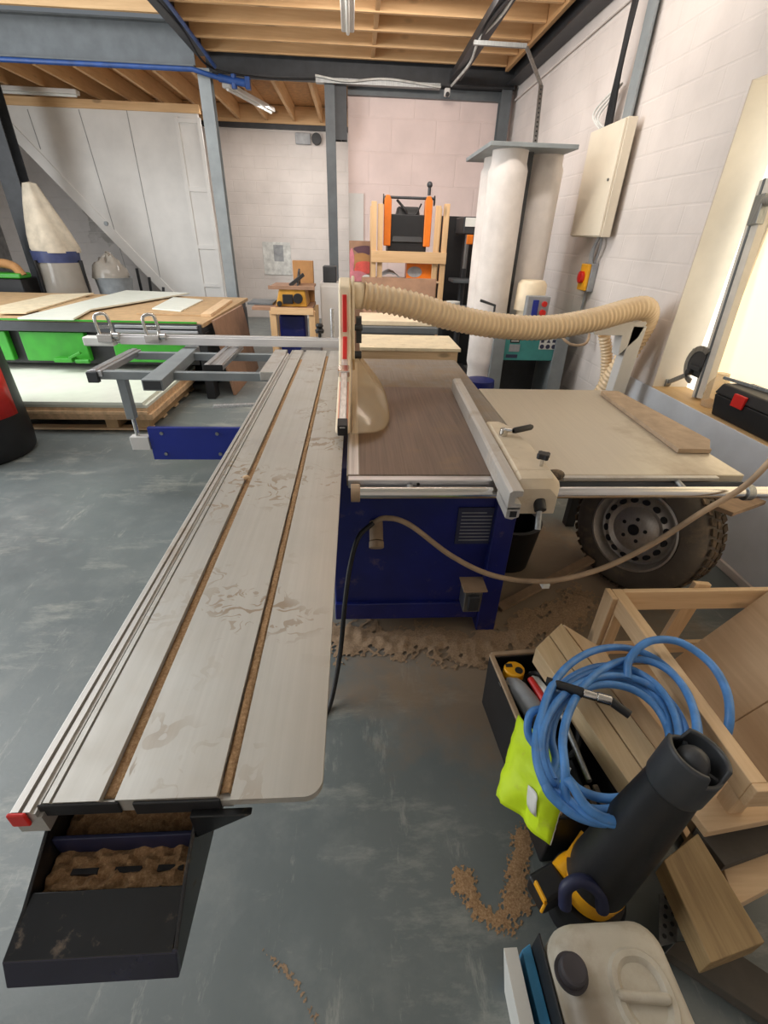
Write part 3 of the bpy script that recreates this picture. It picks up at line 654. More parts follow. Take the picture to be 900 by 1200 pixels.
m = MB(); m.cyl((-.27, cy+.03, cz+.06), (-.27, cy+.03, cz+.12), .012); m.lathe((-.27, cy+.03, cz+.1), (0, 0, 1), [(0, .03), (.02, .034), (.035, .02), (.05, .03), (.065, .02), (.07, 0)], 16); m.build('fence_clamp', 'dark', cf)
MB().cyl((-.175, cy+.03, cz+.06), (-.175, cy+.03, cz+.27), .014).build('clamp_post', 'alu', cf)
# blade guard
gx0, gx1 = -.088, -.026
gp = [(1.82, .905), (1.83, .925), (2.36, 1.045), (2.52, 1.16), (2.585, 1.395), (2.66, 1.43), (2.82, 1.42), (2.92, 1.36), (2.95, 1.2), (2.93, .97), (2.5, .93), (2.1, .91)]
m = MB(); m.prism([(gx0, y, z) for y, z in gp], (gx1-gx0, 0, 0)); gd = m.build('blade_guard', 'guard', saw, bevel=.02, seg=4)
m = MB(); gs = [(2.40, 1.05), (2.37, 1.06), (2.505, 1.168), (2.53, 1.168), (2.45, 1.09)]; m.prism([(-.068, y, z) for y, z in ((2.535, 1.2), (2.508, 1.19), (2.57, 1.36), (2.6, 1.36))], (.022, 0, 0))
m.prism([(-.068, y, z) for y, z in gs], (.022, 0, 0)); m.build('red_strip', 'red', gd, bevel=.003)
m = MB(); m.beam((-.057, 1.80, .93), (-.057, 2.38, 1.068), .030, .04); m.build('guard_bar', 'alu', gd, bevel=.004)
m = MB(); m.beam((-.057, 1.85, .922), (-.057, 2.22, 1.004), .044, .03); m.build('light_strip', 'peach', gd, bevel=.004)
m = MB(); m.beam((-.057, 1.80, .928), (-.057, 1.86, .94), .042, .05); m.build('guard_nose', 'dark', gd, bevel=.004)
m = MB(); m.beam((-.06, 2.24, 1.045), (-.06, 2.31, 1.06), .056, .03); m.build('bar_clamp', 'chrome', gd, bevel=.004)
m = MB(); m.prism([(gx1+.003, y, z) for y, z in ((2.58, .98), (2.55, 1.2), (2.62, 1.42), (2.7, 1.44), (2.74, 1.2), (2.72, .98))], (.016, 0, 0)); gsl = m.build('guard_seam', 'guard', gd, bevel=.006)
m = MB(); m.box(.0, .03, 2.6, 2.66, 1.12, 1.25); m.cyl((-.02, 2.6, 1.2), (.035, 2.6, 1.2), .016); m.cyl((-.02, 2.6, 1.06), (.03, 2.6, 1.06), .02); m.build('guard_latch', 'steel_dk', gd, bevel=.003)
rows = []
for i in range(25):
    s = i/24; y = 1.79+.90*s; zs = .92+.13*s+.06*max(0, s-.7); b = (1-abs(2*s-1)**3.4)**.6
    row = []
    for j in range(9):
        q = j/8; a = q*math.pi/2
        row.append(V((gx1+.004+.18*b*math.sin(a)**1.1, y+.0*b, zs-(zs-.892-.01*(1-b))*(1-math.cos(a))**1.0*min(1, b*1.3))))
    rows.append(row)
MB().grid(rows).build('clear_hood', 'hood', gd, solid=.004)
m = MB(); m.lathe((gx1-.005, 2.78, 1.335), (1, .12, -.04), [(0, .062), (.03, .066), (.07, .066)], 28); m.build('hose_spigot', 'guard', gd, solid=.004)
# sawdust lying in the slots and tray
def strip_dust(name, label, x0, x1, ya, yb, z, h, ny, nx=4, seed=0, mat='sawdust'):
    rows = []
    for i in range(ny+1):
        y = ya+(yb-ya)*i/ny; row = []
        for j in range(nx+1):
            x = x0+(x1-x0)*j/nx; e = 0 if j in (0, nx) else 1
            row.append(V((x, y, z+h*e*max(.12, .55+.9*noise.noise(V((x*30+seed, y*22, seed)))))))
        rows.append(row)
    return stuff(tag(MB().grid(rows).build(name, mat, solid=.001), label, 'sawdust'))
strip_dust('sawdust', 'sawdust packed in the table slot nearest the blade', -.214, -.195, .40, 3.4, Z-.011, .009, 280, seed=3)
strip_dust('sawdust', 'sawdust packed in the left slot of the sliding table', -.388, -.367, .40, 3.3, Z-.0115, .004, 260, seed=9)
rows = []
for i in range(33):
    y = .33+.12*i/32
    rows.append([V((L0+.008+(L1-L0-.012)*j/40, y, zt-.089+.044+.012*noise.noise(V((j*.35, i*.3, 2)))+.02*max(0, (y-.39)/.06)*(1 if y > .392 else 0))) for j in range(41)])
stuff(tag(MB().grid(rows).build('sawdust', 'sawdust', solid=.001), 'sawdust lying in the black tray at the near end', 'sawdust'))
tag(MB().ball((-.383, 1.46, Z+.006), .012, (1.1, .7, .7), 8).build('wood_chip', 'crate'), 'small wood chip lying on the left slot of the table', 'wood chip')
# loose board on the extension table
bp = [(1.33, 1.70), (1.47, 1.695), (1.475, 1.715), (1.535, 1.80), (1.49, 2.53), (1.39, 2.53), (1.375, 2.46)]
tag(MB().prism([(x, y, Z-.0005) for x, y in bp], (0, 0, .02)).build('offcut_board', 'dustboard', bevel=.002), 'dusty board offcut lying on the right edge of the saw extension', 'board')

# ------------------------------------------------------------------ extraction hose and dust collector
def corrugated(path, r, pitch, amp, n=24, k=5):
    p = resample(path, pitch/k); return MB().tube(p, [r+amp*(.5+.5*math.cos(2*math.pi*i/k))**1.4 for i in range(len(p))], n, cap=False)
hp = [(.04, 2.79, 1.335), tuple(pt(480, 357, y=2.82)), tuple(pt(530, 372, y=2.9)), tuple(pt(585, 382, y=2.98)), tuple(pt(640, 384, y=3.05)), tuple(pt(695, 375, y=3.12)), tuple(pt(735, 364, y=3.2)),
      (1.93, 3.25, 1.25), (2.02, 3.34, 1.17), (2.03, 3.42, 1.0), (1.99, 3.5, .75), (1.95, 3.6, .45), (1.9, 3.75, .18)]
tag(corrugated(spline(hp, 14), .064, .032, .011).build('extraction_hose', 'hosec', sharp=80), 'long cream ribbed extraction hose running from blade guard to the right wall', 'hose')
hp = [tuple(pt(708, 392, y=3.62)), tuple(pt(711, 420, y=3.62)), tuple(pt(705, 455, y=3.62)), (1.82, 3.62, .3)]
tag(corrugated(spline(hp, 10), .038, .026, .008, 18).build('clear_duct', 'hosec', sharp=80), 'thin ribbed hose hanging left of the grey angled bracket', 'hose')
br = thing('hose_bracket', (1.84, 3.3, 0), 'pale grey angled steel bracket standing under the hose end', 'bracket')
a, b, c = pt(693, 384, y=3.36), pt(752, 377, y=3.3), pt(722, 455, y=3.3)
m = MB(); m.beam((c.x-.03, 3.3, 0), (b.x-.03, 3.3, b.z-.02), .1, .1, (0, 1, 0)); m.build('post', 'white_paint', br, bevel=.006)
m = MB(); m.prism([(a.x-.06, 3.25, b.z-.03), (b.x+.02, 3.25, b.z+.02), (b.x-.02, 3.25, b.z-.1), (b.x-.13, 3.25, b.z-.22), (b.x-.14, 3.25, b.z-.085), (a.x-.02, 3.25, b.z-.085)], (0, .1, 0)); m.build('arm', 'white_paint', br, bevel=.005)
dc = thing('dust_collector', (1.5, 4.7, 0), 'teal dust collector with tall white filter bags in the back right corner', 'dust collector')
yf = 4.42
a, b = pt(590, 398, y=yf), pt(652, 425, y=yf)
tx0, tx1, tz1, tz0 = 1.37, 1.93, .87, .64
m = MB(); m.box(tx0, tx1, yf, yf+.06, tz0, tz1); fpn = m.build('front_panel', 'teal', dc, bevel=.006)
m = MB(); m.box(1.43, 1.52, yf-.004, yf-.001, .80, .845); m.build('black_label', 'dark', fpn)
m = MB(); m.box(1.44, 1.51, yf-.006, yf-.004, .812, .818); m.box(1.44, 1.51, yf-.006, yf-.004, .826, .832); m.build('label_lines', 'label', fpn)
m = MB(); m.box(1.43, 1.53, yf-.004, yf-.001, .72, .785); m.build('data_plate', 'cable_g', fpn)
m = MB(); m.box(1.41, 1.52, yf-.004, yf-.001, .665, .695); m.build('black_label', 'plate_grey', fpn)
m = MB(); m.box(1.71, 1.88, yf-.004, yf-.001, .745, .845); m.build('symbol_sticker', 'label', fpn)
m = MB()
for i in range(3):
    x = 1.738+.056*i; m.cyl((x, yf-.008, .770), (x, yf-.004, .770), .02, n=18)
m.prism([(1.775, yf-.007, .805), (1.812, yf-.007, .805), (1.794, yf-.007, .835)], (0, .003, 0)); m.box(1.722, 1.75, yf-.007, yf-.004, .805, .833)
m.box(1.83, 1.866, yf-.007, yf-.004, .807, .833); m.build('safety_symbols', 'plate_grey', fpn)
for x0, x1 in ((1.27, 1.40), (1.86, 2.0)):
    m = MB(); m.prism([(x0, yf-.02, 0), (x1, yf-.02, 0), (x1-.02, yf-.02, .9), (x0+.02, yf-.02, .9)], (0, .03, 0)); m.box(x0, x0+.02, yf-.02, yf+.7, 0, .9); m.build('leg', 'steel_lt', dc, bevel=.004)
m = MB(); m.box(1.1, 2.06, 4.5, 5.3, .86, .93); m.build('duct_body', 'teal', dc, bevel=.01)
m = MB(); m.box(1.42, 1.84, 4.75, 4.8, .0, .64); m.build('back_panel', 'steel_dk', dc)
m = MB(); m.lathe((1.565, 4.47, .93), (0, 0, 1), [(0, .0), (0, .1), (.15, .1), (.15, .13), (.2, .13), (.36, .125), (.39, .1), (.395, 0)], 28); m.build('motor', 'guard', dc)
q = pt(630, 362, y=4.27)
m = MB(); m.box(q.x-.1, q.x+.1, 4.27, 4.34, q.z-.11, q.z+.1); ctl = m.build('control_box', 'cable_g', dc, bevel=.008)
m = MB(); m.cyl((q.x+.045, 4.245, q.z-.03), (q.x+.045, 4.27, q.z-.03), .026); m.cyl((q.x+.05, 4.25, q.z+.04), (q.x+.05, 4.27, q.z+.04), .022); m.build('red_button', 'red', ctl)
m = MB(); m.box(q.x-.05, q.x+.0, 4.264, 4.27, q.z-.06, q.z+.07); m.build('switch_plate', 'blue_pl', ctl)
tz = 2.23
tq, tq2 = pt(572, 196, y=4.38), pt(676, 186, y=4.38)
m = MB(); m.box(tq.x, tq2.x, 4.38, 5.3, tz, tz+.03); m.build('top_frame', 'steel_lt', dc, bevel=.004)
m = MB()
for x in (1.415,): m.box(x-.022, x+.022, 4.60, 4.63, .9, tz)
m.build('centre_post', 'steel_dk', dc)
def bag(x, y, z0, z1, r, seed):
    rows = []
    for i in range(41):
        t = i/40; z = z0+(z1-z0)*t; e = 1 if .05 < t < .95 else .9
        row = []
        for j in range(40):
            a = 2*math.pi*j/40; rr = r*e*(1+.05*noise.noise(V((math.cos(a)*1.6+seed, math.sin(a)*1.6, z*1.1)))+.03*noise.noise(V((a*2.5+seed, z*2.2, seed))))
            row.append(V((x+rr*math.cos(a), y+rr*math.sin(a), z)))
        rows.append(row)
    return MB().grid(rows, close=True)
bag(1.24, 4.58, .45, tz, .155, 1).build('filter_bag', 'cloth_w', dc)
bag(1.60, 4.76, .93, tz, .15, 5).build('filter_bag', 'cloth_w', dc)
bag(1.27, 5.0, .93, tz, .155, 8).build('filter_bag', 'cloth_w', dc)
bag(1.62, 5.1, .93, tz, .155, 11).build('filter_bag', 'cloth_w', dc)
m = MB(); m.lathe((1.24, 4.58, .86), (0, 0, 1), [(0, .158), (.07, .158)], 32); m.build('bag_ring', 'teal', dc, solid=.004)
m = MB(); a, b = pt(563, 352, y=4.38), pt(580, 358, y=4.38); m.tube([a, b, b-V((0, 0, .14))], .012, 8); m.build('bag_clamp', 'steel_dk', dc)
tag(MB().lathe((1.15, 4.25, .0), (0, 0, 1), [(0, 0), (0, .1), (.02, .115), (.42, .135), (.5, .13), (.52, .05), (.52, 0)], 24).build('blue_drum', 'blue', sharp=30), 'dark blue drum standing in front of the teal dust collector', 'drum')
tag(MB().tube(spline([(1.78, 4.3, .95), (1.9, 4.2, .84), (2.05, 4.2, .85), (2.08, 4.3, .96), (2.0, 4.45, .98)], 8), .012, 8).build('coiled_cable', 'cable'), 'loop of dusty cable hanging right of the teal panel', 'cable')

# ------------------------------------------------------------------ things at the back
lb = thing('outfeed_bench', (.45, 4.1, 0), 'low bench with a dusty white top behind the saw', 'bench')
m = MB(); m.box(.03, .84, 3.80, 4.36, .835, .86); m.build('bench_top', 'melamine_dusty', lb, bevel=.002)
m = MB(); m.box(.04, .82, 3.81, 4.34, .745, .833); m.build('bench_apron', 'crate_x', lb, bevel=.003)
for x in (.07, .72):
    for y in (3.84, 4.24): MB().box(x, x+.07, y, y+.07, 0, .745).build('leg', 'crate_z', lb, bevel=.003)
pt1 = thing('planer_thicknesser', (.45, 5.1, 0), 'grey planer table with a brown cover behind the low white bench', 'planer')
m = MB(); m.box(.03, .80, 4.75, 5.0, .8, .86); m.box(.05, .78, 4.78, 5.4, .0, .8); m.build('body', 'steel', pt1, bevel=.006)
m = MB(); m.box(.04, .82, 4.82, 5.35, .86, .91); m.build('bed', 'guard', pt1, bevel=.01)
m = MB(); m.hexa([(.08, 5.36, .9), (.84, 5.36, .9), (.84, 5.4, .9), (.08, 5.4, .9), (.06, 5.46, 1.24), (.86, 5.46, 1.24), (.86, 5.5, 1.24), (.06, 5.5, 1.24)]); m.build('cover', 'brownboard', pt1, bevel=.004)
m = MB(); m.box(.79, .81, 5.3, 5.36, .95, 1.06); m.build('cover_hinge', 'dark', pt1)
# timber stand with the orange planer
ws = thing('timber_stand', (.65, 6.3, 0), 'pale timber stand holding the orange and black planer', 'stand')
ysn = 6.2
def sx(px, py): return pt(px, py, y=ysn)
xl, xr = .21, 1.04
zt_, zs_, = 1.95, 1.47
for x in (xl, xl+.075, xr-.0, xr-.095):
    MB().box(x-.03, x+.03, ysn+(.0 if x in (xl, xr) else .02), ysn+(.075 if x in (xl, xr) else .06), 0, zt_ if x in (xl, xr) else zt_-.02).build('post', 'pine_z', ws, bevel=.003)
for x in (xl, xr): MB().box(x-.03, x+.03, ysn+.55, ysn+.62, 0, zt_-.02).build('post', 'pine_z', ws, bevel=.003)
m = MB(); m.box(xl-.03, xr+.03, ysn-.03, ysn-.001, zs_-.12, zs_); m.build('shelf_rail', 'pine_x', ws, bevel=.003)
m = MB(); m.box(xl+.03, xr-.03, ysn+.076, ysn+.6, zs_-.06, zs_-.02); m.build('shelf', 'ply', ws, bevel=.003)
m = MB(); m.box(xl+.03, xr-.03, ysn+.0, ysn+.6, 1.14, 1.16); m.build('lower_shelf', 'ply', ws, bevel=.003)
th = thing('benchtop_planer', (.62, 6.45, zs_-.02), 'black benchtop planer with two orange side columns on the timber stand', 'planer')
m = MB(); m.box(.38, .84, 6.32, 6.7, zs_-.02, 1.84); m.hexa([(.42, 6.3, 1.56), (.8, 6.3, 1.56), (.8, 6.7, 1.56), (.42, 6.7, 1.56), (.5, 6.42, 1.92), (.74, 6.42, 1.92), (.74, 6.66, 1.92), (.5, 6.66, 1.92)]); m.build('body', 'dark', th, bevel=.01)
for x in (.37, .84):
    m = MB(); m.prism([(x-.04, 6.28, 1.52), (x+.04, 6.28, 1.52), (x+.042, 6.28, 1.97), (x+.02, 6.28, 2.02), (x-.025, 6.28, 2.02), (x-.042, 6.28, 1.97)], (0, .12, 0)); oc = m.build('orange_column', 'orange', th, bevel=.01)
m = MB(); m.cyl((.33, 6.34, 2.0), (.9, 6.34, 2.0), .014); m.build('top_bar', 'steel_dk', th)
m = MB(); m.cyl((.84, 6.34, 2.03), (.84, 6.34, 2.12), .018); m.ball((.84, 6.34, 2.13), .032); m.build('crank_knob', 'steel_dk', th)
m = MB()
for x in (.315, .9): m.cyl((x, 6.34, 1.98), (x+.01, 6.34, 1.98), .05)
m.build('column_cap', 'dark', th)
m = MB(); m.tube(spline([(.48, 6.4, 1.98), (.56, 6.36, 1.9), (.6, 6.36, 1.84)], 6), .014, 8); m.tube(spline([(.76, 6.36, 1.95), (.7, 6.36, 1.84), (.62, 6.36, 1.8)], 6), .009, 8); m.build('hose_arm', 'dark', th)
# colourful artwork, boxes
art = thing('painting', (.0, 6.7, 1.0), 'unframed pink and red abstract painting left of the timber stand', 'painting')
m = MB(); x0, x1, z0, z1 = -.08, .18, 1.1, 1.56; m.box(x0, x1, 6.6, 6.618, 0, z1); m.build('board', 'brownboard', art)
def blob(cx, cz, rx, rz, mat, yy, seed):
    p = [(cx+rx*math.cos(a)*(1+.15*math.sin(3*a+seed)), yy, cz+rz*math.sin(a)) for a in [k*math.pi/14 for k in range(28)]]
    p = [(min(max(x, x0+.004), x1-.004), y, min(max(z, .9), z1-.004)) for x, y, z in p]
    MB().prism(p, (0, .0012, 0)).build('paint_patch', mat, art)
M['pinkp'] = plain('pink_paint', (196, 120, 130), .6); M['darkp'] = plain('plum_paint', (90, 60, 70), .6); M['redp'] = plain('coral_paint', (206, 84, 74), .6)
blob(.12, 1.46, .14, .05, 'darkp', 6.598, 0); blob(.08, 1.34, .13, .09, 'card', 6.5965, 1); blob(.12, 1.27, .15, .07, 'redp', 6.595, 2); blob(.02, 1.17, .14, .06, 'pinkp', 6.5935, 2); blob(.14, 1.15, .06, .04, 'label', 6.592, 1); blob(-.05, 1.32, .03, .16, 'pinkp', 6.595, 0)
ob = thing('orange_box', (.75, 6.4, 1.16), 'orange cardboard box with a grey oval on the stand shelf', 'box')
m = MB(); m.box(.62, .93, 6.33, 6.55, 1.162, 1.34); m.build('box_body', 'orange', ob, bevel=.003)
m = MB(); m.prism([(.72+.09*math.cos(a), 6.328, 1.25+.06*math.sin(a)) for a in [k*math.pi/10 for k in range(20)]], (0, .0015, 0)); m.build('printed_oval', 'cable_g', ob)
tag(MB().grid([[V((.26+.3*i/12, 6.32+.2*j/6, 1.165+.10*math.sin(math.pi*i/12)*(.6+.4*math.sin(math.pi*j/6))+.015*noise.noise(V((i*.6, j*.6, 1))))) for j in range(7)] for i in range(13)]).build('dust_sheet', 'cable_g', solid=.004), 'crumpled grey sheet on the stand shelf beside the orange box', 'sheet')
# drill press in the dark corner
tag(B(1.1, 1.66, 6.95, 7.0, 0, 1.86).build('dark_backboard', 'dark', bevel=.004), 'black board standing behind the drill press', 'board')
dp = thing('drill_press', (1.42, 6.5, 0), 'dark drill press half hidden left of the filter bags', 'drill press')
m = MB(); m.cyl((1.38, 6.62, 0), (1.38, 6.62, 1.75), .04); m.build('column', 'steel_dk', dp)
m = MB(); m.box(1.26, 1.5, 6.3, 6.8, 1.66, 1.84); m.build('head', 'steel_dk', dp, bevel=.02)
m = MB(); m.box(1.28, 1.42, 6.28, 6.3, 1.74, 1.83); m.build('head_label', 'label', dp)
m = MB(); m.box(1.31, 1.39, 6.27, 6.29, 1.56, 1.66); m.build('depth_stop', 'orange', dp, bevel=.01)
m = MB(); m.cyl((1.34, 6.4, 1.3), (1.34, 6.4, 1.66), .025); m.build('quill', 'galv', dp)
m = MB(); m.box(1.2, 1.5, 6.3, 6.65, 1.14, 1.18); m.build('work_table', 'steel', dp, bevel=.01)
m = MB(); m.box(1.22, 1.54, 6.25, 6.8, 0, .06); m.build('base', 'steel_dk', dp, bevel=.01)
tag(MB().lathe((1.53, 6.2, .9), (0, 0, 1), [(0, 0), (0, .06), (.5, .06), (.6, .03), (.72, .03), (.72, 0)], 18).build('blue_bottle', 'navy'), 'tall navy bottle beside the left filter bag', 'bottle')
sb = thing('side_bench', (1.3, 6.1, 0), 'dark bench between planer and filter bags', 'bench')
m = MB(); m.box(.98, 1.7, 5.85, 6.25, .86, .9); m.build('bench_top', 'steel', sb, bevel=.004)
for x in (1.0, 1.62): MB().box(x, x+.05, 5.9, 5.95, 0, .86).build('leg', 'steel_dk', sb)
tag(MB().lathe((1.16, 5.98, .9), (0, 0, 1), [(0, 0), (0, .085), (.07, .085), (.07, .035), (.005, .035)], 24).build('tape_roll', 'label', bevel=.003), 'white tape roll on the dark bench beside the filter bag', 'tape')
# left small bench with a table saw
bb = thing('work_bench', (-.85, 6.2, 0), 'small timber bench under the yellow table saw', 'bench')
yb = 6.0
m = MB(); m.box(-1.22, -.52, yb-.06, yb+.6, .83, .865); m.build('bench_top', 'brownboard', bb, bevel=.003)
m = MB(); m.box(-1.0, -.5, yb-.08, yb-.062, .79, .865); m.build('front_rail', 'pine_x', bb, bevel=.003)
for x in (-1.02, -.56):
    MB().box(x, x+.075, yb-.06, yb+.01, 0, .83).build('leg', 'pine_z', bb, bevel=.003)
    MB().box(x, x+.075, yb+.5, yb+.57, 0, .83).build('leg', 'pine_z', bb, bevel=.003)
tag(B(-.94, -.62, yb+.1, yb+.4, .2, .76).build('blue_machine', 'blue', bevel=.03), 'dark blue machine stored under the small timber bench', 'machine')
tag(B(-1.3, -1.0, yb+.1, yb+.5, .866, .89).build('grey_offcut', 'steel', bevel=.003), 'dark grey offcut on the left end of the small bench', 'board')
ts = thing('table_saw', (-.8, yb+.25, .866), 'small yellow and black table saw on the small timber bench', 'table saw')
m = MB(); m.hexa([(-.95, yb+.0, .866), (-.58, yb, .866), (-.58, yb+.45, .866), (-.95, yb+.45, .866), (-.9, yb+.03, 1.06), (-.6, yb+.03, 1.06), (-.6, yb+.42, 1.06), (-.9, yb+.42, 1.06)]); m.build('body', 'yellow_dusty', ts, bevel=.015)
m = MB(); m.box(-.86, -.74, yb-.02, yb+.01, .9, 1.0); m.cyl((-.68, yb-.04, .96), (-.68, yb+.0, .96), .055); m.cyl((-.9, yb-.03, .9), (-.9, yb+.0, .9), .03); m.build('handwheel', 'dark', ts, bevel=.005)
m = MB(); m.box(-1.0, -.5, yb+.02, yb+.48, 1.06, 1.085); m.box(-1.02, -.48, yb+.0, yb+.02, 1.05, 1.09); m.build('saw_table', 'brownboard', ts, bevel=.003)
m = MB(); m.prism([(-.7, yb+.1, 1.085), (-.7, yb+.4, 1.085), (-.7, yb+.4, 1.25), (-.7, yb+.3, 1.22)], (.02, 0, 0)); m.beam((-.78, yb+.1, 1.085), (-.62, yb+.2, 1.2), .02, .04); m.build('riving_guard', 'steel_dk', ts, bevel=.003)
tag(B(-.78, -.53, 6.5, 6.6, .866, 1.33).build('cardboard_box', 'card', bevel=.003), 'brown cardboard box behind the yellow table saw', 'box')
sb2 = thing('white_cabinet', (-.45, 6.7, 0), 'white low cabinet between the small bench and the middle column', 'cabinet')
m = MB(); m.box(-.46, -.06, 6.62, 7.0, 0, 1.08); m.build('body', 'white_paint', sb2, bevel=.004)
m = MB(); m.box(-.45, -.07, 6.605, 6.62, .05, 1.04); m.build('door', 'white_paint', sb2, bevel=.004)
m = MB(); m.box(-.12, -.1, 6.59, 6.605, .5, .62); m.build('handle', 'galv', sb2)
tag(B(-.42, -.25, 6.66, 6.9, 1.081, 1.27).build('black_case', 'steel_dk', bevel=.01), 'dark case on top of the white low cabinet', 'case')
# pale sheet pinned on the far white wall
nt = thing('notice_sheet', (-1.6, LBY-.02, 1.2), 'pale paper sheet pinned on the far white wall', 'notice')
m = MB(); m.box(-1.92, -1.35, LBY-.012, LBY-.004, .85, 1.45); m.build('sheet', 'cable_w', nt)
m = MB(); m.box(-1.7, -1.5, LBY-.014, LBY-.012, 1.1, 1.4); m.build('print', 'cable_g', nt)
sk = thing('wall_socket', (-.7, LBY-.05, 3.08), 'small grey lamp and socket high on the far white wall', 'socket')
q1, q2 = pt(355, 162, y=LBY-.05), pt(371, 163, y=LBY-.05)
m = MB(); m.box(q1.x-.14, q1.x+.14, LBY-.06, LBY-.003, q1.z-.09, q1.z+.08); m.build('socket_box', 'cable_g', sk, bevel=.01)
m = MB(); m.cyl((q2.x, LBY-.1, q2.z), (q2.x, LBY-.003, q2.z), .09); m.build('lamp_head', 'dark', sk, bevel=.01)

# ------------------------------------------------------------------ left side of the workshop
gm = thing('panel_processing_machine', (-2.9, 6.2, 0), 'bright green machine bed loaded with sheet offcuts on the left', 'machine')
gx = -1.56
m = MB(); m.box(-5.6, gx-.12, 5.2, 7.35, .36, .70); m.box(-5.6, gx-.12, 5.75, 7.2, .02, .36); m.build('bed_body', 'dark', gm, bevel=.01)
m = MB(); m.box(-5.6, gx, 5.12, 7.4, .76, .80); m.build('bed_top', 'mdf', gm, bevel=.004)
m = MB(); m.box(-5.6, gx-.02, 5.10, 5.16, .70, .79); m.box(-5.6, gx-.02, 5.16, 7.3, .70, .76); m.build('side_rail', 'steel_dk', gm, bevel=.004)
m = MB(); m.box(-5.6, gx-.06, 5.098, 5.119, .80, .815); m.build('green_edge', 'green', gm)
m = MB(); m.box(-2.42, gx-.05, 5.06, 5.10, .71, .735); m.box(-2.42, gx-.05, 5.06, 5.10, .755, .78); m.build('guide_rail', 'alu_x', gm, bevel=.003)
for x0, x1 in ((-5.6, -3.55), (-3.42, -2.78), (-2.52, -1.75)):
    MB().box(x0, x1, 5.13, 5.2, .40, .69).build('green_panel', 'green', gm, bevel=.012)
for y0 in (5.165, 7.1): MB().box(gx-.10, gx-.005, y0, y0+.18, 0, .70).build('end_leg', 'dark', gm, bevel=.008)
m = MB(); m.box(-3.1, -2.92, 5.03, 5.13, .41, .45); m.beam((-2.95, 5.05, .45), (-2.82, 5.05, .51), .025, .025); m.cyl((-2.9, 5.06, .42), (-2.76, 5.06, .42), .022); m.build('clamp_bracket', 'green', gm, bevel=.006)
def sheet(pxs, z, h, mat, label, name='sheet_offcut'):
    p = [pt(x, y, z=z+h) for x, y in pxs]
    return tag(MB().prism([(q.x, q.y, z) for q in p], (0, 0, h)).build(name, mat, bevel=.002), label, 'sheet')
sheet([(20, 372), (86, 373), (106, 362), (222, 343), (148, 340)], .818, .018, 'melamine', 'large white sheet lying across the green machine bed')
sheet([(0, 366), (30, 366), (110, 343), (60, 345), (0, 358)], .818, .016, 'melamine_dusty', 'long tan sheet on the green bed left of the large white sheet')
sheet([(5, 364), (60, 364), (110, 350), (85, 346)], .801, .014, 'mdf', 'brown board lying under the tan and white sheets')
sheet([(178, 361), (212, 364), (238, 351), (203, 348)], .818, .014, 'melamine', 'small white offcut on the right end of the green bed')
sheet([(160, 367), (238, 369), (262, 352), (190, 351)], .801, .016, 'mdf', 'brown board under the small white offcut on the green bed')
sheet([(235, 368), (247, 368), (272, 351), (262, 350)], .801, .03, 'crate', 'timber strip along the right end of the green bed')
tag(MB().hexa([(-1.41, 5.32, 0), (-1.38, 5.32, 0), (-1.35, 6.6, 0), (-1.38, 6.6, 0), (-1.53, 5.32, .8), (-1.50, 5.32, .8), (-1.47, 6.6, .8), (-1.5, 6.6, .8)]).build('leaning_board', 'brownboard', bevel=.003), 'brown board leaning against the right end of the green bed', 'board')
pa = thing('pallet', (-2.9, 4.8, 0), 'wooden pallet under the stack of pale boards', 'pallet')
for x in (-4.0, -3.2, -2.3, -2.02): MB().box(x, x+.11, 4.18, 5.5, .03, .11).build('bearer', 'mdf', pa, bevel=.003)
m = MB()
for y in (4.17, 4.5, 4.85, 5.2, 5.4): m.box(-4.0, -1.9, y, y+.1, .11, .13); m.box(-4.0, -1.9, y, y+.1, .01, .03)
m.build('deck_boards', 'crate_x', pa, bevel=.003)
for i in range(6):
    z = .132+.028*i; dx = .012*math.sin(i*2.1)
    mat = 'mdf_edge' if i < 4 else 'melamine'
    tag(B(-4.1, -1.84+dx-.008*i, 4.10+.01*math.cos(i*1.7), 5.55, z, z+.027).build('chipboard_sheet' if i < 4 else 'white_sheet', mat, bevel=.0015),
        ['raw brown board at the bottom of the stack on the pallet', 'raw brown board second from the bottom of the pallet stack', 'raw brown board third from the bottom of the pallet stack', 'topmost raw brown board under the white sheets on the pallet',
         'white sheet just under the top of the pallet stack', 'pale white sheet on top of the pallet stack'][i], 'sheet', 'boards stacked on the pallet')
vc = thing('vacuum_cleaner', (-3.08, 3.66, 0), 'tall black machine with a red panel at the left edge', 'vacuum')
m = MB(); m.lathe((-3.08, 3.66, 0), (0, 0, 1), [(0, 0), (0, .37), (.03, .395), (.12, .405), (.9, .39), (1.1, .38), (1.14, .34), (1.14, 0)], 40); m.build('body', 'dark', vc)
rows = []
for i in range(2):
    z = (.34, .72)[i]
    rows.append([V((-3.08+.406*math.cos(a), 3.66+.406*math.sin(a), z)) for a in [math.radians(-110+8*k) for k in range(15)]])
MB().grid(rows).build('red_panel', 'red', vc, solid=.01)
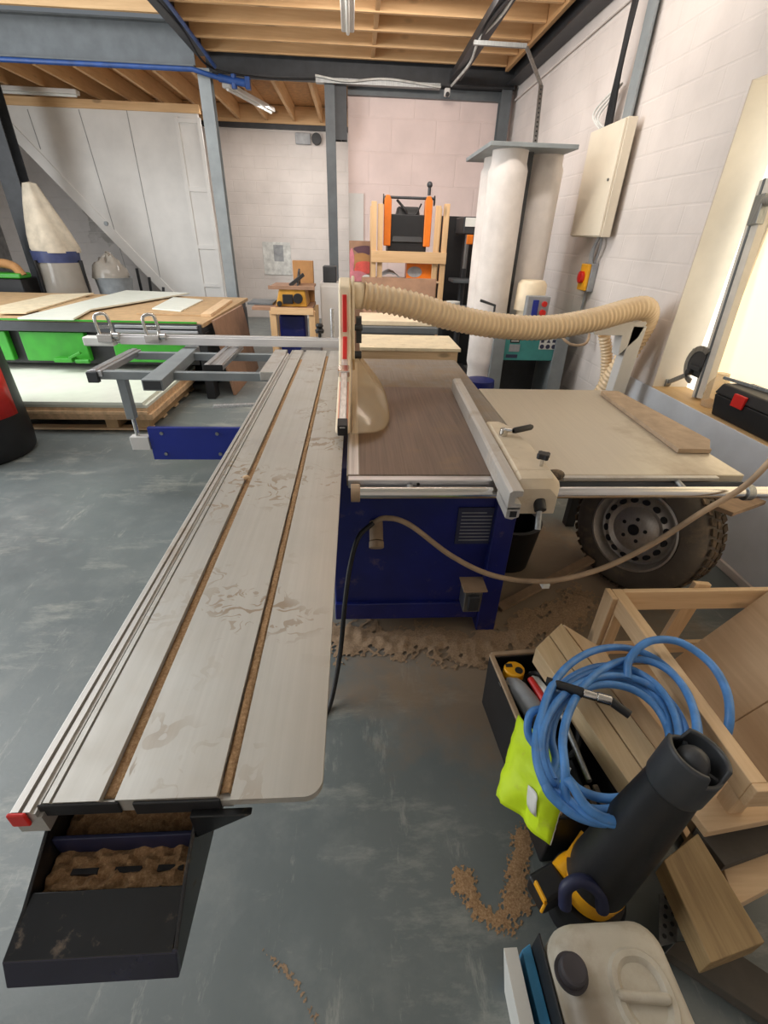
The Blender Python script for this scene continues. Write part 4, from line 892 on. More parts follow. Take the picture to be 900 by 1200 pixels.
# extractor with white bag, bin and bits under the stair
ex = thing('bag_extractor', (-4.4, 8.35, 0), 'dust extractor with cream top bag and dark blue band under the stair', 'extractor')
q = pt(66, 300, y=8.3); ex0 = q.x
pr = [(0, .28), (.2, .30), (.55, .24), (.8, .16), (.93, .06), (.95, 0)]
rows = []
for t, r in [(0, .3), (.06, .31), (.25, .275), (.45, .225), (.65, .17), (.82, .12), (.93, .085), (.95, .005)]:
    rows.append([V((ex0+.02-.10*t+r*math.cos(2*math.pi*j/36)*(1+.1*math.sin(5*2*math.pi*j/36+t*3)), 8.3+r*math.sin(2*math.pi*j/36)*(1+.1*math.sin(4*2*math.pi*j/36)), 1.27+t*.92)) for j in range(36)])
MB().grid(rows, close=True).build('top_bag', 'cloth_c', ex)
MB().lathe((ex0, 8.3, 1.14), (0, 0, 1), [(0, 0), (0, .31), (.15, .32), (.15, 0)], 36).build('blue_band', 'bluebin', ex)
m = MB(); m.lathe((ex0+.02, 8.3, .35), (0, 0, 1), [(0, .05), (.02, .3), (.4, .33), (.79, .3)], 32); m.build('waste_bag', 'clearbag', ex)
m = MB(); m.lathe((ex0+.02, 8.3, .36), (0, 0, 1), [(0, 0), (.0, .27), (.35, .3), (.42, .1), (.42, 0)], 32); m.build('waste', 'sawdust', ex)
m = MB()
for a in (0, 2.1, 4.2): m.cyl((ex0+.34*math.cos(a), 8.3+.34*math.sin(a), 0), (ex0+.34*math.cos(a), 8.3+.34*math.sin(a), 1.17), .025)
m.build('stand_legs', 'dark', ex)
gb = thing('waste_bin', (-3.75, 8.5, 0), 'grey round bin with a crumpled plastic bag near the stair', 'bin')
q = pt(133, 325, y=8.7)
MB().lathe((q.x, 8.7, 0), (0, 0, 1), [(0, 0), (0, .2), (.75, .26), (.9, .28), (.92, .29), (.92, .26), (.7, .24)], 32).build('bin_body', 'greybin', gb)
rows = []
for i in range(9):
    a = math.pi/2*i/8
    rows.append([V((q.x-.04+.27*math.cos(a)*math.cos(b)*(1+.18*noise.noise(V((b*2, a*3, 4)))), 8.7+.27*math.cos(a)*math.sin(b), .9+.3*math.sin(a)*(1+.5*noise.noise(V((math.cos(b)*2, math.sin(b)*2+a*2, 1)))))) for b in [2*math.pi*k/28 for k in range(28)]])
MB().grid(rows, close=True).build('plastic_bag', 'clearbag', gb)
q = pt(20, 320, y=7.9)
bm_ = thing('bench_machine', (q.x, 7.9, .8), 'small green and black machine with a tan hood at the far left', 'machine')
m = MB(); m.box(q.x-.5, q.x+.15, 7.7, 8.1, 0, .95); m.build('body', 'dark', bm_, bevel=.02)
m = MB(); m.box(q.x-.3, q.x+.2, 7.62, 7.9, .95, 1.02); m.build('green_tray', 'green', bm_, bevel=.02)
m = MB(); m.tube(spline([(q.x-.5, 7.75, 1.12), (q.x-.1, 7.72, 1.14), (q.x+.1, 7.72, 1.1), (q.x+.18, 7.72, .98)], 8), .06); m.build('tan_hood', 'card', bm_)
m = MB(); m.box(q.x-.35, q.x-.2, 7.8, 7.9, 1.1, 1.5); m.build('switch_post', 'label', bm_, bevel=.02)
m = MB(); m.ball((q.x-.25, 7.75, 1.55), .1, (1, .6, 1)); m.build('orange_cap', 'orange', bm_)
fo = MB()
for dx in (0, .12, .26):
    a = pt(158, 305, y=9.2); fo.beam((a.x+dx, 9.2, 0), (a.x+dx-.02+dx*.5, 9.25, 1.02-dx*1.1), .04, .03, (0, 1, 0))
tag(fo.build('folding_frame', 'dark'), 'black folded frame standing under the white stair', 'frame')

# ------------------------------------------------------------------ window sill things
mg = thing('mitre_fence', (2.3, 2.95, .735), 'aluminium mitre fence with round protractor leaning in the window', 'mitre fence')
a, b = V((2.30, 2.925, .745)), V((2.36, 3.105, 1.96)); n = (b-a).normalized()
m = MB(); m.beam(a, b, .05, .10, (0, 1, 0)); bar = m.build('bar', 'silver', mg, bevel=.003)
m = MB(); m.beam(a+V((-.026, .012, 0)), b+V((-.026, .012, 0)), .006, .016, (0, 1, 0)); m.build('bar_groove', 'steel', bar)
m = MB(); m.beam(a+n*1.0+V((-.03, -.03, 0)), a+n*1.15+V((-.03, -.03, 0)), .05, .07, (0, 1, 0)); m.cyl(a+n*1.12+V((-.03, -.05, 0)), a+n*1.12+V((-.03, -.12, 0)), .03); m.build('stop_block', 'galv', mg, bevel=.004)
c = pt(815, 428, x=2.27)
m = MB(); arc = [(c.x, c.y-.01-.125*math.cos(t), c.z+.125*math.sin(t)) for t in [math.radians(60+k*12) for k in range(18)]]
arc2 = [(c.x, c.y-.01-.09*math.cos(t), c.z+.09*math.sin(t)) for t in [math.radians(60+k*12) for k in range(18)]]
m.prism(arc+arc2[::-1], (.014, 0, 0)); m.build('protractor', 'galv', mg, bevel=.002)
m = MB(); m.box(c.x-.012, c.x+.01, c.y-.06, c.y+.05, c.z-.03, c.z+.0); m.cyl((c.x-.03, c.y+.02, c.z-.05), (c.x+.01, c.y+.02, c.z-.05), .02); m.box(c.x+.004, c.x+.012, c.y-.06, c.y+.09, c.z-.07, c.z+.09); m.build('protractor_body', 'steel_dk', mg, bevel=.003)
m = MB(); m.beam((c.x-.01, c.y+.05, c.z-.08), (c.x-.02, c.y+.2, .76), .012, .03, (0, 1, 0)); m.cyl((c.x-.035, c.y+.2, .762), (c.x, c.y+.2, .762), .026); m.build('pivot_arm', 'galv', mg, bevel=.002)
q = pt(836, 462, z=.735)
tag(MB().lathe((2.28, 2.78, .735), (0, 0, 1), [(.002, 0), (.002, .06), (.03, .066), (.05, .06), (.07, .066), (.1, .06), (.13, .064), (.16, .05), (.18, .035), (.21, .035)], 24).build('clear_bottle', 'clear', solid=.002), 'clear plastic bottle on the window sill beside the mitre fence', 'bottle')
tb = thing('tool_box', (2.3, 2.4, .735), 'black toolbox with a red latch on the window sill', 'toolbox')
m = MB(); m.hexa([(2.175, 2.1, .737), (2.37, 2.1, .737), (2.37, 2.63, .737), (2.175, 2.63, .737), (2.165, 2.08, .86), (2.38, 2.08, .86), (2.38, 2.65, .86), (2.165, 2.65, .86)]); m.build('box_body', 'dark', tb, bevel=.008)
m = MB(); m.hexa([(2.16, 2.07, .862), (2.385, 2.07, .862), (2.385, 2.655, .862), (2.16, 2.655, .862), (2.18, 2.09, .925), (2.37, 2.09, .925), (2.37, 2.635, .925), (2.18, 2.635, .925)]); m.build('lid', 'dark', tb, bevel=.01)
m = MB(); m.hexa([(2.150, 2.40, .835), (2.162, 2.40, .835), (2.162, 2.49, .835), (2.150, 2.49, .835), (2.152, 2.40, .905), (2.17, 2.40, .905), (2.17, 2.49, .905), (2.152, 2.49, .905)]); m.build('latch', 'red', tb, bevel=.004)
tag(MB().beam((2.24, 2.72, .935), (2.32, 2.3, .936), .012, .018).build('metal_rod', 'galv', bevel=.002), 'thin dark metal rod lying across the black toolbox lid', 'rod')
tag(MB().beam((2.34, 2.4, .931), (2.31, 2.12, .931), .06, .008).build('steel_rule', 'alu', bevel=.002), 'flat steel rule lying on the black toolbox lid', 'rule')

# ------------------------------------------------------------------ wheel, cables and bits by the right wall
wh = thing('spare_wheel', (1.55, 2.1, 0), 'dusty spare van wheel leaning under the saw extension table', 'wheel')
nrm = V((-.85, -.50, .15)).normalized(); wc = V((1.425, 1.925, .35))
R_ = .345
tp = [(-.235, .22), (-.238, .27), (-.23, .31), (-.215, .328), (-.19, R_-.004), (-.12, R_), (-.05, R_-.004), (-.025, .328), (-.006, .305), (.006, .27), (.0, .225), (-.02, .212), (-.22, .212), (-.235, .22)]
t = MB().lathe(wc, nrm, [(a, r) for a, r in tp], 72); tyre = t.build('tyre', 'tyre', wh)
u, w = frame(nrm)
tr_ = MB()
for k in range(44):
    for s in (-1, 0, 1):
        a = 2*math.pi*(k+.5*(s == 0))/44; rd = u*math.cos(a)+w*math.sin(a); tg = nrm.cross(rd)
        o = wc+nrm*(-.118+s*.062)+rd*R_; tr_.beam(o-nrm*.022-tg*.006*(s or 1), o+nrm*.022+tg*.006*(s or 1), .034, .008, tuple(rd))
tr_.build('tread', 'tread', tyre)
rim = MB().lathe(wc, nrm, [(-.02, .208), (.004, .222), (.006, .212), (-.012, .2), (-.05, .19), (-.055, .178), (-.03, .165), (-.018, .14), (-.03, .118), (-.012, .1), (-.006, .06), (-.006, .03), (-.03, .026), (-.03, 0)], 64).build('steel_rim', 'rim', wh)
hm = MB()
for k in range(16):
    a = 2*math.pi*k/16; rd = u*math.cos(a)+w*math.sin(a); tg = nrm.cross(rd); o = wc+rd*.153-nrm*.022
    ring = [o+rd*.013*math.cos(q_)+tg*.019*math.sin(q_) for q_ in [2*math.pi*j/14 for j in range(14)]]
    hm.prism([p_-nrm*.02 for p_ in ring], nrm*.026)
hm.build('rim_hole', 'dark', rim)
hm = MB()
for k in range(5):
    a = 2*math.pi*k/5+.3; rd = u*math.cos(a)+w*math.sin(a); o = wc+rd*.06; hm.cyl(o-nrm*.02, o-nrm*.004, .01, n=12)
hm.cyl(wc-nrm*.028, wc-nrm*.003, .027); hm.build('bolt_hole', 'dark', rim)
cp = [tuple(pt(437, 613, y=1.52)), tuple(pt(452, 607, y=1.49)), tuple(pt(480, 615, y=1.48)), tuple(pt(530, 652, y=1.44)), tuple(pt(580, 675, y=1.40)), tuple(pt(640, 681, y=1.38)), tuple(pt(700, 668, y=1.37)), tuple(pt(760, 640, y=1.365)), tuple(pt(820, 602, y=1.36)), tuple(pt(872, 570, y=1.375)), tuple(pt(912, 530, y=1.38)), tuple(pt(960, 480, y=1.42))]
tag(MB().tube(spline(cp, 10), .0105, 12).build('power_cable', 'cable'), 'dusty beige cable sagging from the saw cabinet across the wheel', 'cable')
q = pt(640, 681, y=1.38)
tag(MB().box(q.x-.015, q.x+.015, q.y-.012, q.y+.02, q.z-.03, q.z-.008).build('cable_tag', 'label', bevel=.003), 'small pale tag on the sagging beige cable', 'tag')
cp = [tuple(pt(437, 613, y=1.51)), tuple(pt(420, 630, y=1.46)), tuple(pt(410, 665, y=1.42)), tuple(pt(404, 710, y=1.36)), tuple(pt(398, 770, y=1.3)), tuple(pt(386, 828, z=.012)), tuple(pt(370, 850, z=.012))]
tag(MB().tube(spline(cp, 10), .0095, 10).build('floor_cable', 'cable_bl'), 'dark cable hanging from the saw cabinet to the floor beside the table', 'cable')
tag(MB().beam(pt(585, 712, z=.012), pt(693, 655, z=.13), .05, .018).build('timber_lath', 'dustwood', bevel=.002), 'dusty lath lying from the floor up to the wheel', 'lath')
q = pt(615, 640, y=2.1)
tag(MB().lathe((.87, 2.15, 0), (0, 0, 1), [(0, 0), (0, .13), (.26, .16), (.28, .165), (.28, .14), (.05, .12), (.05, 0)], 32).build('black_bucket', 'dark'), 'black bucket in the shade between the saw cabinet and wheel', 'bucket')
m = MB()
for k in range(5):
    m.tube([V((1.1+.13*math.cos(a), 2.25+.09*math.sin(a), .5+.03*k+.05*math.sin(a))) for a in [2*math.pi*j/28 for j in range(29)]], .012, 8)
m.beam((1.1, 2.34, .45), (1.1, 2.34, .86), .02, .02)
tag(m.build('coiled_flex', 'rubber'), 'coil of dusty flex hanging under the extension table', 'cable')
tag(MB().hexa([(1.86, 1.42, 0), (2.06, 1.62, 0), (2.04, 1.64, 0), (1.84, 1.44, 0), (1.90, 1.42, .52), (2.10, 1.62, .52), (2.08, 1.64, .52), (1.88, 1.44, .52)]).build('terracotta_board', 'terracotta', bevel=.003), 'reddish brown board standing behind the timber crate', 'board')
q = pt(868, 590, x=2.0)
tag(MB().beam(pt(845, 598, y=1.62), pt(885, 585, y=1.9), .09, .02, (0, 0, 1)).build('wood_scrap', 'dustwood', bevel=.003), 'dusty wood scrap under the end of the round rail', 'scrap')
tag(B(2.12, 2.149, 1.3, 7.8, .0, .05).build('skirting_strip', 'wall_right', bevel=.004), 'painted strip along the foot of the right wall', 'strip')

# ------------------------------------------------------------------ foreground clutter
def quad_board(pxs, z, h, mat, name, label, cat, z2=None, group=None):
    """board seen from above: four photo corners on its top, at height z (z2 at the near end)"""
    zs = [z, z, z if z2 is None else z2, z if z2 is None else z2]
    p = [pt(x, y, z=zz) for (x, y), zz in zip(pxs, zs)]
    return tag(MB().hexa([q-V((0, 0, h)) for q in p]+p).build(name, mat, bevel=.003), label, cat, group)
to = thing('tool_tote', (.68, .9, 0), 'open black tool tote full of tools beside the timber pile', 'tote')
L = [V((.505, 1.19, 0)), V((.86, 1.21, 0)), V((.88, .64, 0)), V((.55, .625, 0))]
ctr = sum(L, V())/4
m = MB()
o_, i_ = [p.copy() for p in L], [ctr+(p-ctr)*.955 for p in L]
vs = [p for p in o_]+[p+V((0, 0, .275))+(p-ctr)*.03 for p in o_]+[p+V((0, 0, .275)) for p in i_]+[p+V((0, 0, .03)) for p in i_]
fs = [(0, 1, 2, 3)]+[(k, (k+1) % 4, 4+(k+1) % 4, 4+k) for k in range(4)]+[(4+k, 4+(k+1) % 4, 8+(k+1) % 4, 8+k) for k in range(4)]+[(8+k, 8+(k+1) % 4, 12+(k+1) % 4, 12+k) for k in range(4)]+[(12, 13, 14, 15)]
m.add(vs, fs); m.build('body', 'dark', to, bevel=.006)
rm = MB(); r4 = [p+V((0, 0, .276))+(p-ctr)*.0 for p in o_]
rm.beam(r4[0], r4[3], .018, .014); rm.beam(r4[0], r4[1], .018, .014); rm.build('rim', 'cable', to, bevel=.004)
tmz = .25
q = pt(603, 783, z=.285)
tm = thing('tape_measure', (q.x, q.y, .2), 'yellow tape measure with a grey dial on top of the black tote', 'tape measure')
m = MB(); m.prism([(q.x+.042*math.cos(a)*(1 if abs(math.cos(a)) < .8 else .95), q.y+.036*math.sin(a), .24) for a in [2*math.pi*k/10 for k in range(10)]], (0, 0, .045)); m.build('case', 'yellow', tm, bevel=.008)
m = MB(); m.cyl((q.x+.012, q.y-.012, .285), (q.x+.012, q.y-.012, .29), .014); m.box(q.x-.03, q.x-.005, q.y+.005, q.y+.02, .285, .288); m.build('badge', 'dark', tm, bevel=.002)
m = MB(); m.beam((q.x-.03, q.y-.045, .262), (q.x-.065, q.y-.05, .262), .02, .006); m.build('tape_hook', 'galv', tm)
tag(B(q.x-.05, q.x+.05, q.y-.05, q.y+.05, .031, .239).build('black_case', 'dark', bevel=.01), 'black case standing in the tote under the tape measure', 'case')
dr = thing('cordless_drill', (.6, .98, .2), 'grey and black cordless drill lying in the tote behind the yellow bag', 'drill')
m = MB(); m.tube([(.555, 1.1, .25), (.57, 1.05, .25), (.6, .98, .24), (.61, .94, .24)], [.02, .036, .04, .034], 16); m.build('body', 'cable_g', dr)
m = MB(); m.tube([(.6, .98, .24), (.63, .98, .17), (.64, .98, .08)], [.026, .022, .028], 12); m.box(.59, .69, .94, 1.02, .031, .09); m.build('grip', 'dark', dr, bevel=.006)
m = MB(); m.cyl((.555, 1.1, .25), (.547, 1.13, .25), .016, .01); m.build('chuck', 'steel_dk', dr)
tag(MB().tube([(.62, 1.08, .27), (.635, 1.0, .272), (.65, .93, .265)], [.012, .014, .012], 10).build('screwdriver', 'red'), 'short red handled tool lying in the tote near the drill', 'screwdriver')
tag(MB().beam((.645, 1.13, .24), (.655, 1.0, .285), .025, .02).build('white_tube', 'label', bevel=.006), 'small white tube standing among tools in the tote', 'tube')
tag(MB().cyl((.675, 1.17, .285), (.66, .70, .30), .009).build('steel_bar', 'galv'), 'long steel bar lying along the tote beside the timbers', 'bar')
m = MB()
m.tube(spline([(.6, 1.12, .2), (.66, 1.1, .27), (.7, 1.0, .24), (.64, .9, .27), (.6, .85, .22), (.66, .8, .26), (.72, .9, .27), (.70, 1.05, .25)], 8), .011, 8)
tag(m.build('black_lead', 'cable_bl'), 'tangled black lead lying in the tote under the hose', 'cable')
tag(B(.585, .69, .72, .9, .031, .2).build('dark_tin', 'steel_dk', bevel=.01), 'dark tin lying deep in the tote under the hose', 'tin')
# timbers lying across the tote
zt = .362
def tim(a, b, c, d, z, h, mat, name, label):
    return quad_board([a, b, c, d], z, h, mat, name, label, 'timber')
tim((628, 759), (643, 744), (757, 908), (743, 926), zt, .076, 'beamwood', 'timber_batten', 'planed timber batten nearest the black tote, under the blue hose')
tim((644, 743.5), (658, 730), (776, 888), (758, 907), zt, .076, 'beamwood', 'timber_batten', 'planed timber batten in the middle of the three under the hose')
tim((660, 731), (702, 757), (800, 885), (777, 889), zt-.02, .055, 'crate', 'timber_batten', 'browner timber batten right of the two planed ones under the hose')
# blue air hose coil
hs = thing('air_hose', (.75, .9, .37), 'coil of blue air hose heaped on the timbers and crate', 'hose')
def loop(cx, cy, a, b, z0, t0, t1, n, rot=0., zj=.02, ph=0.):
    out = []
    for k in range(n):
        t = math.radians(t0+(t1-t0)*k/(n-1)); x, y = a*math.cos(t), b*math.sin(t)
        out.append(tuple(pt(cx+x*math.cos(rot)-y*math.sin(rot), cy+x*math.sin(rot)+y*math.cos(rot), z=z0+zj*math.sin(2*t+ph))))
    return out
path = []
path += loop(726, 862, 92, 104, .46, 160, 500, 17, -.2)
path += loop(708, 868, 76, 82, .43, 140, 480, 17, .35, .015, 1)
path += loop(712, 872, 84, 92, .445, 120, 500, 18, .15, .02, 2)
path += loop(716, 866, 70, 70, .42, 140, 490, 16, .3, .015, .5)
path += loop(720, 876, 86, 84, .455, 130, 470, 16, .35, .02, 1.4)
path += loop(738, 868, 78, 96, .47, 150, 500, 16, .2, .02, 2.2)
path += loop(712, 876, 74, 74, .435, 110, 400, 14, .5, .01, 0)
coil = MB().tube(spline(path, 6), .0115, 12).build('hose_coil', 'hose_blue', hs, sharp=80)
lp = [tuple(pt(735, 795, z=.44)), tuple(pt(738, 772, z=.47)), tuple(pt(760, 752, z=.5)), tuple(pt(795, 752, z=.5)), tuple(pt(830, 775, z=.49)), tuple(pt(850, 806, z=.48)), tuple(pt(855, 840, z=.46)), tuple(pt(848, 872, z=.40)), tuple(pt(835, 900, z=.3))]
MB().tube(spline(lp, 8), .0125, 12).build('hose_loop', 'hose_blue', hs, sharp=80)
lp = [tuple(pt(640, 830, z=.45)), tuple(pt(622, 836, z=.45)), tuple(pt(619, 860, z=.42)), tuple(pt(632, 880, z=.41)), tuple(pt(646, 905, z=.42))]
MB().tube(spline(lp, 8), .0115, 12).build('hose_loop', 'hose_blue', hs, sharp=80)
a, b, c, d = pt(640, 798, z=.475), pt(683, 812, z=.485), pt(716, 822, z=.485), pt(738, 838, z=.475)
MB().tube([a, b], [.013, .015], 14).build('hose_sleeve', 'dark', hs); MB().tube([c, d], [.013, .012], 14).build('hose_sleeve', 'dark', hs)
m = MB(); m.tube([b, b.lerp(c, .5)], .0135, 14); m.tube([b.lerp(c, .5), c], [.0155, .0155], 14); m.build('coupling', 'chrome', hs, bevel=.002)
pq = pt(672, 985, z=.26)
pc = thing('black_pouch', (pq.x, pq.y, .1), 'black ribbed pouch at the near end of the tote beside the blower', 'pouch')
m = MB(); m.hexa([(.575, .63, .1), (.70, .63, .1), (.70, .70, .1), (.575, .70, .1), (.585, .635, .285), (.695, .635, .285), (.695, .69, .285), (.585, .69, .285)]); m.build('pouch_body', 'dark', pc, bevel=.015, seg=3)
for k in range(4): MB().box(.59+.026*k, .606+.026*k, .632, .694, .284, .296).build('pouch_rib', 'rubber', pc, bevel=.004)
# hi-vis bag
tl, tr2, bl, br2 = pt(608, 838, z=.33), pt(668, 900, z=.42), pt(582, 932, z=.20), pt(644, 990, z=.22)
rows = []
for i in range(21):
    s = i/20; row = []
    for j in range(15):
        t = j/14; p = (tl.lerp(tr2, t)).lerp(bl.lerp(br2, t), s)
        bul = math.sin(math.pi*t)*math.sin(math.pi*min(1, s*1.0))
        row.append(p+V((-.018, -.02, .03))*bul+V((-1, -.5, .3))*.014*noise.noise(V((t*3.2, s*3.2, 5)))+V((-1, 0, 0))*.006*noise.noise(V((t*9, s*9, 1))))
    rows.append(row)
hv = thing('hi_vis_bag', (.5, .8, .1), 'crumpled fluorescent yellow bag hanging over the corner of the black tote', 'bag')
MB().grid(rows).build('bag_cloth', 'hivis', hv, solid=.006)
def onbag(s, t): i = int(s*20); j = int(t*14); return rows[i][j]+V((-.006, -.006, .004))
MB().grid([[onbag(s, t) for t in (.5, .58, .66, .74)] for s in (.58, .64, .7, .76, .82)]).build('care_label', 'label', hv, solid=.001)
m = MB(); m.tube([r[14] for r in rows], .003, 6); m.build('seam', 'label', hv)
# crate
cr = thing('timber_crate', (1.3, .95, 0), 'open pale timber crate with plywood inside at the right edge', 'crate')
cz = .45
A, Bc = pt(716, 690, z=cz), pt(893, 905, z=cz)
x0, yF = A.x, A.y; x1 = 1.78; yN = .60
m = MB(); m.box(x0, x0+.045, yN, yF, cz-.075, cz); m.build('side_rail', 'crate', cr, bevel=.003)
m = MB(); m.box(x0+.045, x1, yF-.022, yF, cz-.095, cz); m.build('back_rail', 'crate_x', cr, bevel=.003)
m = MB(); m.box(x0-.022, x0, yF-.06, yF+.005, 0, cz); m.build('post', 'crate_z', cr, bevel=.003)
m = MB(); m.beam((1.33, yF+.012, 0), (1.38, yF+.012, cz+.015), .07, .022, (0, 1, 0)); m.build('post', 'crate_z', cr, bevel=.003)
for ya in (yF-.068, yN): MB().box(x0, x0+.045, ya, ya+.045, 0, cz-.076).build('inner_post', 'crate_z', cr, bevel=.003)
m = MB(); m.box(x0+.0, x1, yF-.02, yF, .1, .16); m.build('lower_rail', 'crate_x', cr, bevel=.003)
m = MB(); m.box(x0+.0, x0+.02, yN, yF-.02, .1, .18); m.build('lower_rail', 'crate', cr, bevel=.003)
m = MB(); m.box(x0, x1, yN-.022, yN, cz-.075, cz); m.build('near_rail', 'crate_x', cr, bevel=.003)
m = MB(); m.box(x0+.02, x1, yN, yF-.03, .02, .04); m.build('base_board', 'ply', cr)
def lean(y0, y1, label):
    m = MB(); m.hexa([(x0+.36, y0, .042), (x0+.375, y0, .042), (x0+.375, y1, .042), (x0+.36, y1, .042), (x0+.66, y0, .50), (x0+.675, y0, .50), (x0+.675, y1, .50), (x0+.66, y1, .50)])
    return tag(m.build('plywood_panel', 'ply', bevel=.002), label, 'panel')
lean(1.0, yF-.03, 'plywood panel leaning in the far half of the timber crate'); lean(yN+.02, .995, 'plywood panel leaning in the near half of the timber crate')
# blower
bl_ = thing('leaf_blower', (.6, .5, 0), 'black and yellow cordless blower standing nozzle up by the white canister', 'blower')
b0, b1 = pt(694, 1032, z=.16), pt(820, 882, z=.72)
ax = (b1-b0); Lb = ax.length; an = ax.normalized()
m = MB(); m.lathe(b0, an, [(0, .0), (0, .076), (.03, .079), (Lb*.5, .068), (Lb*.86, .054), (Lb*.86, .0)], 40); m.build('barrel', 'dark', bl_)
uu, ww = frame(an); rows = []
for i, t in enumerate((.80, .815, .90, .985, 1.0)):
    row = []
    for j in range(64):
        a = 2*math.pi*j/64; notch = .05 if (math.sin(a*2+1.0) > .55) else 0
        tt = t-(notch if i >= 3 else (notch*.3 if i == 2 else 0))
        row.append(b0+an*(Lb*tt)+(uu*math.cos(a)+ww*math.sin(a))*(.0535+.003*(i > 0)))
    rows.append(row)
MB().grid(rows, close=True).build('nozzle_collar', 'rubber_dk' if 'rubber_dk' in M else 'steel_dk', bl_, solid=.008)
m = MB(); m.lathe(b0+an*(Lb*.86), an, [(0, .034), (.03, .034), (.055, .032), (.07, .024), (.08, .01), (.081, 0)], 28); m.build('centre_cone', 'steel_dk', bl_)
for k in range(3):
    a = 2*math.pi*k/3+.7; d = uu*math.cos(a)+ww*math.sin(a); MB().beam(b0+an*(Lb*.9)+d*.025, b0+an*(Lb*.9)+d*.051, .008, .05, tuple(an)).build('vane', 'steel_dk', bl_)
m = MB(); m.lathe(b0-an*.03, an, [(0, 0), (0, .06), (.0, .076), (.055, .08), (.06, .074)], 40); m.build('yellow_collar', 'yellow', bl_)
q0, q1 = pt(668, 1016, z=.17), pt(642, 1043, z=.15)
m = MB(); m.tube(spline([b0-an*.02, q0+V((.02, 0, 0)), q0, q0.lerp(q1, .4)], 6), .034, 14); m.beam(pt(690, 985, z=.22), pt(672, 1012, z=.2), .05, .05); m.build('yellow_housing', 'yellow', bl_, bevel=.006)
m = MB(); m.beam(q0.lerp(q1, .35)-V((0, 0, .03)), q1+V((-.03, 0, -.03)), .07, .09); m.build('battery', 'dark', bl_, bevel=.01)
q = pt(629, 1046, z=.18)
m = MB(); m.beam(q+V((0, .02, .01)), q+V((.012, -.025, .01)), .008, .02); m.beam(q+V((.012, -.025, .01)), q+V((.002, -.035, -.01)), .008, .02); m.build('battery_catch', 'yellow', bl_, bevel=.003)
m = MB(); m.tube(spline([pt(662, 1062, z=.2), pt(664, 1040, z=.25), pt(682, 1032, z=.27), pt(702, 1045, z=.25), pt(706, 1066, z=.2)], 8), .016, 14); m.build('handle_loop', 'navy', bl_)
m = MB(); m.lathe((b0.x, b0.y, 0), (0, 0, 1), [(0, 0), (0, .09), (.1, .1), (.13, .09), (.13, 0)], 32); m.build('intake_base', 'dark', bl_)
# white canister
jz = .42
cn = thing('jerry_can', (.5, .2, 0), 'grimy white plastic canister with a dark round cap in the bottom corner', 'canister')
c4 = [pt(640, 1070, z=jz), pt(772, 1080, z=jz)]
xL, xR, yTop, yBot = c4[0].x-.003, c4[1].x, .365, .05
def rrect(x0, x1, y0, y1, r, z, n=6):
    out = []
    for cx, cy, a0 in ((x1-r, y1-r, 0), (x0+r, y1-r, 90), (x0+r, y0+r, 180), (x1-r, y0+r, 270)):
        out += [V((cx+r*math.cos(math.radians(a0+90*k/n)), cy+r*math.sin(math.radians(a0+90*k/n)), z)) for k in range(n+1)]
    return out
rows = [rrect(xL+d, xR-d, yBot+d, yTop-d, .05, z) for d, z in ((.03, 0), (.006, .01), (0, .04), (0, jz-.05), (.004, jz-.025), (.014, jz-.008), (.028, jz))]
m = MB(); m.grid(rows, close=True); n = len(rows[0]); m.f += [list(range(n)), [len(m.v)-n+k for k in range(n)][::-1]]; m.m += [0, 0]
can = m.build('body', 'can', cn, sharp=60)
hz = jz+.001
hx0, hx1 = xL+.085, xR-.03
m = MB()
rr2 = [rrect(hx0+d, hx1-d, yTop-.185+d, yTop-.05-d, max(.02, .055-d), z) for d, z in ((0, hz-.002), (.006, hz+.007), (.016, hz+.007), (.024, hz-.001))]
m.grid(rr2, close=True); m.build('moulded_ridge', 'can', can)
m = MB(); m.beam((hx0+.005, yTop-.118, hz+.004), (hx1-.015, yTop-.128, hz+.004), .016, .026); m.build('carry_handle', 'can', can, bevel=.008, seg=3)
q = pt(672, 1136, z=jz+.02)
m = MB(); m.lathe((q.x, q.y, jz-.002), (0, 0, 1), [(0, 0), (0, .031), (.006, .031), (.006, .025), (.026, .025), (.03, .021), (.03, 0)], 32); m.build('cap', 'can_dirt', can)
# lath, blue holder, timbers around the canister
tag(MB().hexa([(.366, .10, 0), (.376, .10, 0), (.376, .356, 0), (.366, .356, 0), (.315, .10, .3), (.345, .10, .3), (.345, .356, .3), (.315, .356, .3)]).build('white_board', 'label', bevel=.001), 'white board end leaning outward left of the canister', 'board')
tag(MB().hexa([(.377, .09, 0), (.381, .09, 0), (.381, .375, 0), (.377, .375, 0), (.358, .09, .30), (.380, .09, .30), (.380, .365, .285), (.358, .355, .285)]).build('blue_holder', 'blue_lt', bevel=.004, seg=3), 'light blue plastic panel between the white board and canister', 'panel')
tag(B(.3815, .3855, .07, .36, 0, .36).build('black_sheet', 'dark', bevel=.001), 'thin black panel against the left side of the canister', 'panel')
quad_board([(778, 1008), (818, 976), (897, 1104), (833, 1129)], .27, .07, 'weathered', 'timber_offcut', 'thick weathered timber offcut lying right of the blower', 'timber', z2=.26)
quad_board([(842, 1000), (900, 955), (960, 1010), (862, 1062)], .20, .06, 'crate_x', 'timber_offcut', 'pale timber offcut end at the right edge beside the weathered one', 'timber')
quad_board([(815, 970), (900, 945), (960, 975), (850, 1015)], .24, .03, 'shadeboard', 'timber_offcut', 'flat grey brown board over the pale offcut at the right edge', 'board')
quad_board([(765, 1105), (840, 1100), (960, 1180), (930, 1215)], .05, .04, 'shadeboard', 'timber_offcut', 'shade-toned board lying low beneath the weathered timber offcut', 'board')
quad_board([(800, 935), (900, 925), (960, 950), (830, 975)], .30, .03, 'crate_x', 'timber_offcut', 'timber slat lying just below the crate at the right edge', 'timber')
